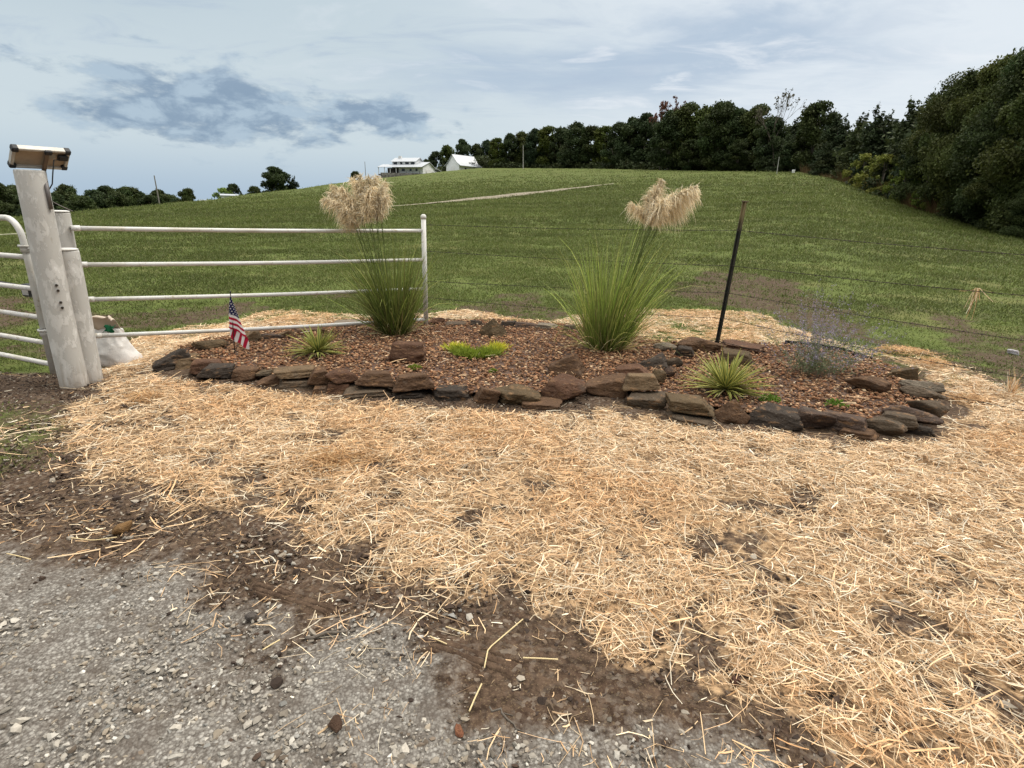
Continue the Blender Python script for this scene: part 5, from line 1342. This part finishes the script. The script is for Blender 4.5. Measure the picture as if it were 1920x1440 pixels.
pampas(740, 626, 'pampas grass clump with dense tan plumes, rising before the white pipe panel', 760, .17, 1.42, -.10,
       [(664, 418, 606, 374, .09), (672, 424, 640, 352, .095), (680, 410, 622, 350, .095), (690, 405, 660, 336, .10), (697, 420, 676, 330, .10), (705, 400, 690, 332, .10), (712, 398, 722, 342, .095), (716, 412, 726, 366, .09), (668, 430, 640, 398, .10), (704, 410, 706, 330, .095), (684, 424, 650, 372, .09), (676, 408, 616, 362, .095), (694, 412, 668, 344, .095), (708, 416, 716, 352, .095), (690, 420, 698, 350, .095), (672, 428, 652, 410, .09)], 51, .82)
pampas(1137, 655, 'pampas grass clump with fewer cream plumes, widest arching leaves, near the T-post', 760, .19, 1.50, .16,
       [(1206, 420, 1182, 384, .085), (1212, 415, 1240, 338, .09), (1222, 422, 1262, 366, .09), (1230, 424, 1296, 372, .09), (1226, 418, 1304, 352, .115), (1218, 424, 1214, 366, .11), (1236, 420, 1276, 388, .11), (1216, 418, 1232, 350, .10), (1220, 424, 1246, 376, .11), (1234, 424, 1306, 362, .11)], 52, 1.4)
def yucca(px, py, label, wpx, hpx, seed, n, bias, pale):
    rg = np.random.default_rng(seed); g = G(px, py, .06); k = mpp(g); Rr = wpx * k / 2; t = None
    a = rg.uniform(0, 2 * math.pi, n); el = np.radians(rg.uniform(6, 85, n) * rg.uniform(.55, 1, n)); L = rg.uniform(.75, 1.1, n) * np.where(el > 1.0, hpx * k * 1.05, Rr * 1.05)
    d = np.column_stack([np.cos(a) * np.cos(el) + bias, np.sin(a) * np.cos(el), np.sin(el)]); d /= np.linalg.norm(d, axis=1)[:, None]
    ts = np.linspace(0, 1, 5); P = np.array([g[0], g[1], .075])[None, None] + d[:, None] * (L[:, None] * ts[None])[..., None]
    P[..., 2] -= (L[:, None] * (ts[None] ** 2.5) * rg.uniform(0, .22, n)[:, None]); P[..., 2] = np.maximum(P[..., 2], .085)
    s = np.cross(d, [0, 0, 1.0]); s /= np.linalg.norm(s, axis=1)[:, None] + 1e-9; nrm = np.cross(s, d)
    W_ = .0115 * np.array([.7, 1, .95, .6, .04])[None] * rg.uniform(.8, 1.15, n)[:, None]
    Lf = P - s[:, None] * W_[..., None] + nrm[:, None] * (W_ * .35)[..., None]; Rt = P + s[:, None] * W_[..., None] + nrm[:, None] * (W_ * .35)[..., None]
    Ml = P - s[:, None] * (W_ * .22)[..., None]; Mr = P + s[:, None] * (W_ * .22)[..., None]
    v = np.stack([Lf, Ml, Mr, Rt], 2).reshape(-1, 3)
    yel = np.array((.64, .57, .15)) * pale; gr = np.array((.115, .16, .045))
    vv = rg.uniform(.8, 1.2, (n, 1, 1, 1)); c = np.stack([yel, gr, gr, yel], 0)[None, None] * vv * np.ones((n, 5, 1, 1))
    i = (np.arange(n) * 20)[:, None, None] + (np.arange(4) * 4)[None, :, None] + np.arange(3)[None, None]
    q = np.stack([i, i + 1, i + 5, i + 4], -1).reshape(-1, 4)
    o = thing('yucca', label, 'yucca', (g[0], g[1], .05)); MB().add(v, [q], c.reshape(-1, 3)).build('leaf_rosette', M_GRASS, o)
    dn = 12; a = rg.uniform(0, 6.28, dn); P = np.array([g[0], g[1], .09]) + np.stack([np.cos(a)[:, None] * Rr * .7 * ts, np.sin(a)[:, None] * Rr * .7 * ts, np.zeros((dn, 5)) + .01 * np.sin(ts * 3)], -1)
    v, q, c = ribbons(P, np.full((dn, 5), .007) * np.array([1, 1, .8, .6, .1]), np.stack([-np.sin(a), np.cos(a), a * 0], -1)[:, None].repeat(5, 1), np.full((dn, 5, 3), .3) * np.array([1.1, .95, .5])); MB().add(v, [q], c).build('dry_leaves', M_STRAW, o)
yucca(597, 664, 'small variegated yucca with spiky yellow-edged leaves near the flag', 128, 58, 61, 130, 0, .75)
yucca(1360, 735, 'large variegated yucca with spiky yellow-edged leaves before the T-post', 176, 82, 62, 160, .12, .9)
def juniper():
    rg = np.random.default_rng(71); n = 2600; u = rg.random(n)
    px = np.interp(u, [0, .25, .5, .75, 1], [858, 870, 890, 914, 930]); py = np.interp(u, [0, .25, .5, .75, 1], [655, 663, 669, 664, 655])
    B = np.array([G(a, b, .07) for a, b in zip(px, py)]); B[:, :2] += rg.normal(0, .05, (n, 2))
    ctr = G(889, 656, .07); d = B - ctr; d[:, 1] *= 1.1; d /= np.linalg.norm(d, axis=1)[:, None] + 1e-6; d = d * .75 + rg.normal(0, .45, (n, 3)); d[:, 2] = np.abs(rg.normal(.75, .25, n)); d /= np.linalg.norm(d, axis=1)[:, None]
    L = rg.uniform(.04, .10, n) * (1 + .4 * np.abs(u - .5)); ts = np.array([0, .5, 1]); P = B[:, None] + d[:, None] * (L[:, None] * ts)[..., None]
    s = np.cross(d, rg.normal(0, 1, (n, 3))); s /= np.linalg.norm(s, axis=1)[:, None]
    edge = np.clip(np.abs(u - .5) * 1.5 + .36 + rg.normal(0, .28, n) + (B[:, 1] - ctr[1]) * 6, 0, 1)[:, None, None]
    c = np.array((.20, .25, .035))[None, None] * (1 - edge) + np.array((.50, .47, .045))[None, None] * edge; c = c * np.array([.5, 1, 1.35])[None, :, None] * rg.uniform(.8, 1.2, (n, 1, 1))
    v, q, cc = ribbons(P, np.full((n, 3), .0052) * np.array([1, .9, .3]), s[:, None].repeat(3, 1), c)
    o = thing('golden_juniper', 'low golden green creeping juniper curved like a smile on the gravel', 'shrub', G(889, 664, .06)); MB().add(v, [q], cc).build('foliage', M_GRASS, o)
juniper()
def sedum(px, py, wpx, label, seed, yel=0.0):
    rg = np.random.default_rng(seed); g = G(px, py, .07); s = wpx * mpp(g) / 2; n = 260
    d = rg.normal(0, 1, (n, 3)); d[:, 2] = np.abs(d[:, 2]); d /= np.linalg.norm(d, axis=1)[:, None]
    B = g + d * np.array([s, s * .8, s * .5]) * (rg.random((n, 1)) ** .5) * .85
    L = rg.uniform(.010, .022, n); ts = np.array([0, .5, 1]); e = d + rg.normal(0, .5, (n, 3)); e /= np.linalg.norm(e, axis=1)[:, None]
    P = B[:, None] + e[:, None] * (L[:, None] * ts)[..., None]; sd_ = np.cross(e, rg.normal(0, 1, (n, 3))); sd_ /= np.linalg.norm(sd_, axis=1)[:, None]
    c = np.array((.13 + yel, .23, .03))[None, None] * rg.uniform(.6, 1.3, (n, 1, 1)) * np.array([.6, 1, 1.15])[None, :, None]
    v, q, cc = ribbons(P, np.full((n, 3), .0055) * np.array([.7, 1, .3]), sd_[:, None].repeat(3, 1), c)
    o = thing('sedum', label, 'plant', (g[0], g[1], .06), 'small green clumps on the gravel'); MB().add(v, [q], cc).build('foliage', M_GRASS, o)
sedum(778, 691, 30, 'small green clump below the squarish reddish boulder', 81, .05)
sedum(925, 697, 18, 'tiniest green sprout alone on gravel below the juniper', 82, .05)
sedum(1444, 750, 44, 'bright green clump at the tip of the large yucca leaves', 83)
sedum(1568, 760, 48, 'bright green clump right behind the purplish flat block', 84)
def sage():
    rg = np.random.default_rng(91); g = G(1528, 702, .06); n = 130; t = thing('russian_sage', 'airy grey-green sage bush with hazy purple flower tips behind the oval boulder', 'shrub', (g[0], g[1], .05))
    a = rg.uniform(0, 6.28, n); ti = rg.uniform(.05, .95, n); L = rg.uniform(.42, .90, n); K = 9; ts = np.linspace(0, 1, K)
    b = g + np.column_stack([np.cos(a) * .10 * rg.random(n) + rg.normal(0, .10, n), np.sin(a) * .05, np.zeros(n)])
    ang = ti[:, None] * (1 + .3 * ts[None]); d = np.stack([np.sin(ang) * np.cos(a)[:, None] + .10 * ts[None], np.sin(ang) * np.sin(a)[:, None], np.cos(ang)], -1)
    d += rg.normal(0, .05, (n, 1, 3)); seg = d * (L / (K - 1))[:, None, None]; seg[:, 0] = 0; P = b[:, None] + np.cumsum(seg, 1) + rg.normal(0, .004, (n, K, 3))
    s = np.cross(d, rg.normal(0, 1, (n, 1, 3))); s /= np.linalg.norm(s, axis=-1, keepdims=True)
    v, q, c = ribbons(P, np.full((n, K), .0016) * np.linspace(1.1, .5, K), s, np.tile(np.array((.20, .19, .13)), (n, K, 1))); m = MB().add(v, [q], c); m.build('stems', M_GRASS, t)
    def specks(n2, lo, hi, col, sz, rad):
        i = rg.integers(0, n, n2); u = rg.uniform(lo, hi, n2); k = np.minimum((u * (K - 1)).astype(int), K - 2); f_ = u * (K - 1) - k
        p = P[i, k] * (1 - f_)[:, None] + P[i, k + 1] * f_[:, None] + rg.normal(0, rad, (n2, 3)); e = rg.normal(0, 1, (n2, 3)); e /= np.linalg.norm(e, axis=1)[:, None]
        s2 = np.cross(e, rg.normal(0, 1, (n2, 3))); s2 /= np.linalg.norm(s2, axis=1)[:, None]; pp = np.stack([p, p + e * sz], 1)
        cc = np.array(col)[rg.choice(len(col), n2)][:, None] * rg.uniform(.75, 1.25, (n2, 1, 1)); return ribbons(pp, np.full((n2, 2), sz * .22) * np.array([1, .5]), s2[:, None].repeat(2, 1), cc.repeat(2, 1))
    v, q, c = specks(2300, .1, .62, [(.16, .19, .10), (.22, .25, .15), (.12, .15, .07)], .020, .011); MB().add(v, [q], c).build('leaves', M_GRASS, t)
    v, q, c = specks(3600, .5, 1.0, [(.28, .24, .345), (.36, .31, .43), (.24, .215, .28)], .013, .010); MB().add(v, [q], c).build('flowers', M_GRASS, t)
sage()

# ------------------------------------------------------------------ flag
def build_flag():
    g = G(440, 661, .06); k = mpp(g); top = A(432, 549, math.hypot(g[0], g[1]))
    t = thing('stick_flag', 'small stars and stripes flag drooping on a thin stick in the bed', 'flag', (g[0], g[1], 0))
    m = MB(); m.tube([g - (0, 0, .03), top], .0045, 8); m.build('stick', flat('dark_stick', (.05, .035, .03), .6), t, smooth=True)
    m = MB(); m.tube([top - (0, 0, .004), top + (0, 0, .010), top + (0, 0, .024)], [.0075, .0075, .001], 8); m.build('finial', M_BLACK, t, smooth=True)
    # cloth gathered on the stick and hanging slack; X, Y are centimetre-like sheet coordinates of the drape
    NS, NT = 111, 201
    S_, T_ = np.meshgrid(np.linspace(0, 1, NS), np.linspace(0, 1, NT), indexing='ij')
    left = np.interp(T_, [0, .2, .4, .6, .72, .85, .93, 1], [395, 365, 345, 330, 310, 300, 318, 350]); right = np.interp(T_, [0, .2, .4, .6, .75, .88, 1], [420, 470, 520, 580, 620, 634, 618])
    X = left + (right - left) * S_; Y = 285 + T_ * (800 + 160 * S_)
    ku = k / 9.6 * .985
    side = np.array([_r[0], _r[1], 0]); side /= np.linalg.norm(side); fw = np.array([_f[0], _f[1], 0]); fw /= np.linalg.norm(fw)
    fold = np.sin(S_ * 7.5 + T_ * 2) * .016 * (.25 + T_) + np.sin(S_ * 3 + T_ * 6) * .012 * T_ + np.where(Y > 860 + (X - 330) * .53, -.018, 0)
    P = top + side * ((X - 405) * ku)[..., None] + np.array([0, 0, -1.0]) * ((Y - 215) * ku)[..., None] - fw * (.010 + fold)[..., None]
    P[..., 2] = np.maximum(P[..., 2], .082)
    red, white, blue = np.array((.40, .015, .045)), np.array((.74, .72, .70)), np.array((.016, .018, .07))
    w = Y - (X - 345) * .52
    low_ = Y > 860 + (X - 330) * .53
    st = np.where(low_, np.floor(((X - 380) * .90 + (Y - 1000) * .34) / 62 + 40), np.floor((w - 583) / 49 + 40)).astype(int)
    c = np.where((st % 2 == 0)[..., None], white, red)
    can = (~low_) & (w < 583); c = np.where(can[..., None], blue, c)
    gx = (X - 400) * .95 + (Y - 430) * .22; gy = Y - X * .3 - 40
    row = np.floor(gy / 45); cx_ = gx / 48 + .5 * (row % 2); fx = (cx_ - np.floor(cx_) - .5) * 48; fy = gy - row * 45 - 22
    a = np.arctan2(fx, -fy); star = np.hypot(fx, fy) < 14.5 * (.66 + .34 * np.cos(5 * a))
    c = np.where((can & star & (Y > 300))[..., None], white, c)
    i = np.arange(NS - 1)[:, None] * NT + np.arange(NT - 1)[None]; q = np.stack([i, i + 1, i + NT + 1, i + NT], -1).reshape(-1, 4)
    MB().add(P.reshape(-1, 3), [q], c.reshape(-1, 3)).build('cloth', vcol_mat('flag_cloth', .8, .1, .2, .08, 30), t, smooth=True)
build_flag()

# ------------------------------------------------------------------ feed bag
def build_bag():
    g = G(214, 688, -.12); k = mpp(g); t = thing('feed_sack', 'half-full white woven sack with rolled top behind the short post', 'sack', (g[0], g[1], -.12))
    e = np.array([_r[0], _r[1], 0]); e /= np.linalg.norm(e); f_ = np.array([-e[1], e[0], 0])
    rg = np.random.default_rng(4); nz, na = 26, 56; zz = np.linspace(0, 1, nz); aa = np.linspace(0, 2 * math.pi, na, endpoint=False)
    Hh = .40
    hw = np.interp(zz, [0, .06, .15, .4, .6, .75, .9, 1], [.21, .235, .23, .19, .155, .145, .15, .14]); hd = np.interp(zz, [0, .1, .4, .7, 1], [.14, .17, .15, .10, .045]); cx = np.interp(zz, [0, .5, 1], [0, -.045, -.06])
    Z, A_ = np.meshgrid(zz, aa, indexing='ij'); wr = 1 + .24 * (fbm(np.cos(A_) * 2 + 5, np.sin(A_) * 2, Z * 5, 4, 7) - .5) + .03 * np.sin(A_ * 9 + Z * 12) * (Z > .55)
    sup = lambda c: np.sign(c) * np.abs(c) ** .75
    X = cx[:, None] + hw[:, None] * sup(np.cos(A_)) * wr; Y = hd[:, None] * sup(np.sin(A_)) * wr
    P = g + X[..., None] * e + Y[..., None] * f_ + np.array([0, 0, 1.0]) * (Z * Hh - .01)[..., None] + f_ * .09
    i = (np.arange(nz - 1)[:, None] * na + np.arange(na)[None]); j = np.arange(nz - 1)[:, None] * na + (np.arange(na)[None] + 1) % na
    q = np.stack([i, j, j + na, i + na], -1).reshape(-1, 4); top = np.arange(na)[None] + (nz - 1) * na
    def sack(nt):
        n = noise(nt, coord(nt), 12, 5); s = noise(nt, coord(nt), 45, 3); z = sepv(nt, coord(nt))[2]
        c = mix(nt, n.step(.3, .7), (.58, .555, .53), (.71, .685, .655)); c = mix(nt, (n * .35 - z).step(.0, .2) * .5, c, (.36, .24, .17)); c = mix(nt, s.step(.64, .70) * z.step(.25, .05) * .7, c, (.16, .10, .08))
        return {'c': c, 'n': bump(nt, n, .5, .02)}
    M_S = material('woven_sack', sack, .6, .3)
    MB().add(P.reshape(-1, 3), [q, top]).build('sack_body', M_S, t, smooth=True)
    # folded-over open top
    m = MB(); nn = 40; us = np.linspace(-1, 1, nn); vs = np.linspace(0, 1, 9)
    U_, V_ = np.meshgrid(us, vs, indexing='ij')
    zt = .40 + .15 * np.sin(V_ * math.pi * .62) - .03 * (U_ > .6) + .012 * np.sin(U_ * 7 + V_ * 3); yy = .12 - .03 - .12 * V_ + .05 * np.sin(U_ * 3)
    Q = g + ((-.06) + U_ * (.145 - .012 * V_))[..., None] * e + yy[..., None] * f_ + np.array([0, 0, 1.0]) * (zt - .02)[..., None]
    ii = np.arange(nn - 1)[:, None] * 9 + np.arange(8)[None]; q = np.stack([ii, ii + 1, ii + 10, ii + 9], -1).reshape(-1, 4)
    o = MB().add(Q.reshape(-1, 3), [q], (.66, .56, .46)).build('rolled_top', vcol_mat('sack_inside', .7, .2, .2, .2, 12), t, smooth=True)
    md = o.modifiers.new('t', 'SOLIDIFY'); md.thickness = .004
    # printed green patch in the crease
    b = MB(); gq = []
    for u in np.linspace(-1, 1, 9):
        for w in np.linspace(-1, 1, 7):
            gq.append(g + (.035 + u * .05 + .012 * w) * e + (-.012 + .02 * math.sin(u * 5 + w * 3)) * f_ + np.array([0, 0, .405 + w * .035 + .012 * math.sin(u * 7)]))
    ii = np.arange(8)[:, None] * 7 + np.arange(6)[None]; q = np.stack([ii, ii + 1, ii + 8, ii + 7], -1).reshape(-1, 4)
    o = b.add(gq, [q], (.012, .13, .055)).build('green_print', M_PLAIN, t, smooth=True); md = o.modifiers.new('t', 'SOLIDIFY'); md.thickness = .003
build_bag()

# ------------------------------------------------------------------ edging strip and small ground things
def edging():
    m = MB(); a = [(1470, 650), (1520, 655), (1575, 664), (1632, 684)]; P = [G(x, y) for x, y in a]
    for p, q in zip(P[:-1], P[1:]):
        d = (q - p)[:2]; L = np.linalg.norm(d); m.box((0, -.006, -.03), (L + .002, .004, .082), rotz(math.atan2(d[1], d[0])), p)
    o = m.build('landscape_edging', M_EDGE); tag(o, 'black plastic edging strip along the back of the far half', 'edging')
edging()
def small_stone(px, py, w, h, c, kind, label, seed, name='loose_stone', cat='stone'):
    g = G(px, py); k = mpp(g); me = stone_mesh(name, w * k, w * k * .85, h * k, kind, seed); o = put(name, me, None, (g[0], g[1], -.006), c); o.rotation_euler = (0, 0, seed); tag(o, label, cat)
small_stone(632, 1366, 32, 26, (.075, .045, .03), 'round', 'dark brown dirt clod on gravel near the picture bottom', 301, 'dirt_clod', 'clod')
small_stone(473, 1159, 26, 16, (.10, .085, .075), 'round', 'dark smooth pebble at the edge of tyre-marked soil', 302)
small_stone(861, 1374, 24, 14, (.19, .08, .045), 'round', 'flat rusty round pebble near the picture bottom', 303)
small_stone(839, 1291, 22, 13, (.12, .075, .05), 'round', 'flat brown round pebble above the rusty one', 304)
small_stone(1378, 1285, 20, 20, (.10, .05, .035), 'slab', 'dark reddish lump where straw meets bare soil', 305, 'dirt_clod', 'clod')
small_stone(228, 996, 34, 20, (.20, .115, .05), 'round', 'orange brown clod on dark soil near the driveway edge', 306, 'dirt_clod', 'clod')
small_stone(1899, 663, 20, 9, (.38, .36, .38), 'slab', 'small pale grey stone in the grass by the picture edge', 307)
small_stone(1428, 1118, 26, 16, (.10, .06, .045), 'round', 'brown stone nestled in the deep straw', 308)
def twig(a, b, r, label, seed):
    rg = np.random.default_rng(seed); p, q = G(*a), G(*b); pts = [p + (q - p) * t + np.append(rg.normal(0, .006, 2), .008 + .006 * math.sin(t * 5)) for t in np.linspace(0, 1, 8)]
    m = MB(); m.tube(pts, np.linspace(r, r * .5, 8), 7); m.tube([pts[3], pts[3] + (pts[4] - pts[3]) * 1.4 + np.array([.01, .02, .004])], [r * .5, r * .25], 5); o = m.build('twig', M_BARK, smooth=True); tag(o, label, 'twig')
twig((572, 1201), (668, 1183), .0075, 'dark brown twig lying on gravel beside the bare soil', 1)
twig((916, 1326), (978, 1372), .0045, 'thin grey brown twig near the pale gravel stones', 2)
twig((1765, 1308), (1815, 1358), .008, 'short dark stick buried in the straw near the corner', 3)
def tyre_track(a, b, wd, seed):
    p, q = G(*a), G(*b); d = (q - p)[:2]; L = np.linalg.norm(d); d /= L; nn = np.array([-d[1], d[0]])
    nu, nv = 90, 61; U_, V_ = np.meshgrid(np.linspace(0, 1, nu), np.linspace(-1, 1, nv), indexing='ij')
    xy = p[:2] + d * (U_ * L)[..., None] + nn * (V_ * wd)[..., None]
    fade = sstep(0, .14, U_ + (fbm(V_ * 3, U_ * 2, seed=seed) - .5) * .2) * sstep(0, .16, 1 - U_ + (fbm(V_ * 3, U_ * 2, seed=seed + 1) - .5) * .2) * sstep(1.0, .55, np.abs(V_) + (fbm(U_ * 7, V_ * 2, seed=seed + 4) - .5) * .7)
    gro = np.abs(np.sin(V_ * math.pi * 2)) ** .35
    z = -.012 + fade * (.017 + .012 * gro * (.6 + .6 * fbm(U_ * 9, V_ * 3, seed=seed + 2))) + (fbm(xy[..., 0] * 60, xy[..., 1] * 60, seed=3) - .5) * .005
    i = np.arange(nu - 1)[:, None] * nv + np.arange(nv - 1)[None]; qd = np.stack([i, i + 1, i + nv + 1, i + nv], -1).reshape(-1, 4)
    o = put('tyre_track_soil', make_mesh('tyre_track_soil', np.concatenate([xy, z[..., None]], -1).reshape(-1, 3), [qd], M_SOIL, None, True)); o['kind'] = 'structure'
def soil_sh(nt):
    p = coord(nt); n = noise(nt, p, 30, 5, .65); f = noise(nt, p, 140, 3)
    c = mix(nt, n.step(.3, .7), (.045, .028, .019), (.105, .069, .046)); return {'c': mix(nt, f.step(.58, .72) * .4, c, (.26, .19, .11)), 'n': bump(nt, n + f * .4, .6, .008)}
M_SOIL = material('pressed_soil', soil_sh, .95, .1)
tyre_track((795, 1200), (985, 1268), .06, 1); tyre_track((470, 1098), (640, 1155), .05, 5)
def long_stalk(a, mid, b, w, label, seed):
    P = np.array([G(*a), G(*mid), G(*b)]) + np.array([0, 0, .022]); t = np.linspace(0, 2, 12); C_ = np.column_stack([np.interp(t, range(3), P[:, i]) for i in range(3)])
    m = MB(); m.tube(C_, w, 6, (.68, .54, .30)); o = m.build('straw_stalk', M_STRAW, smooth=True); tag(o, label, 'straw stalk', 'single long straw stalks on bare soil')
long_stalk((980, 1170), (915, 1226), (908, 1262), .0026, 'long bent straw stalk crossing the tyre-marked soil', 1)
long_stalk((836, 1184), (860, 1192), (880, 1199), .0026, 'short flat straw stalk, upper of two by the tyre marks', 2)
long_stalk((806, 1202), (822, 1210), (838, 1217), .0024, 'short flat straw stalk, lower of two by the tyre marks', 3)
long_stalk((903, 1292), (890, 1320), (880, 1344), .0028, 'whitest straight straw stalk on the driveway gravel', 4)
long_stalk((980, 1243), (1010, 1244), (1046, 1246), .0028, 'level straw stalk lying on the soil by the straw edge', 5)
long_stalk((526, 1209), (510, 1218), (494, 1228), .0028, 'short pale straw stalk alone on the driveway', 6)
long_stalk((134, 1016), (176, 1021), (221, 1015), .0024, 'pale straw stalk at the upper driveway edge', 7)
long_stalk((15, 1046), (38, 1051), (60, 1057), .0024, 'straw stalk near the driveway corner of the picture', 8)
print('objects', len(bpy.data.objects))
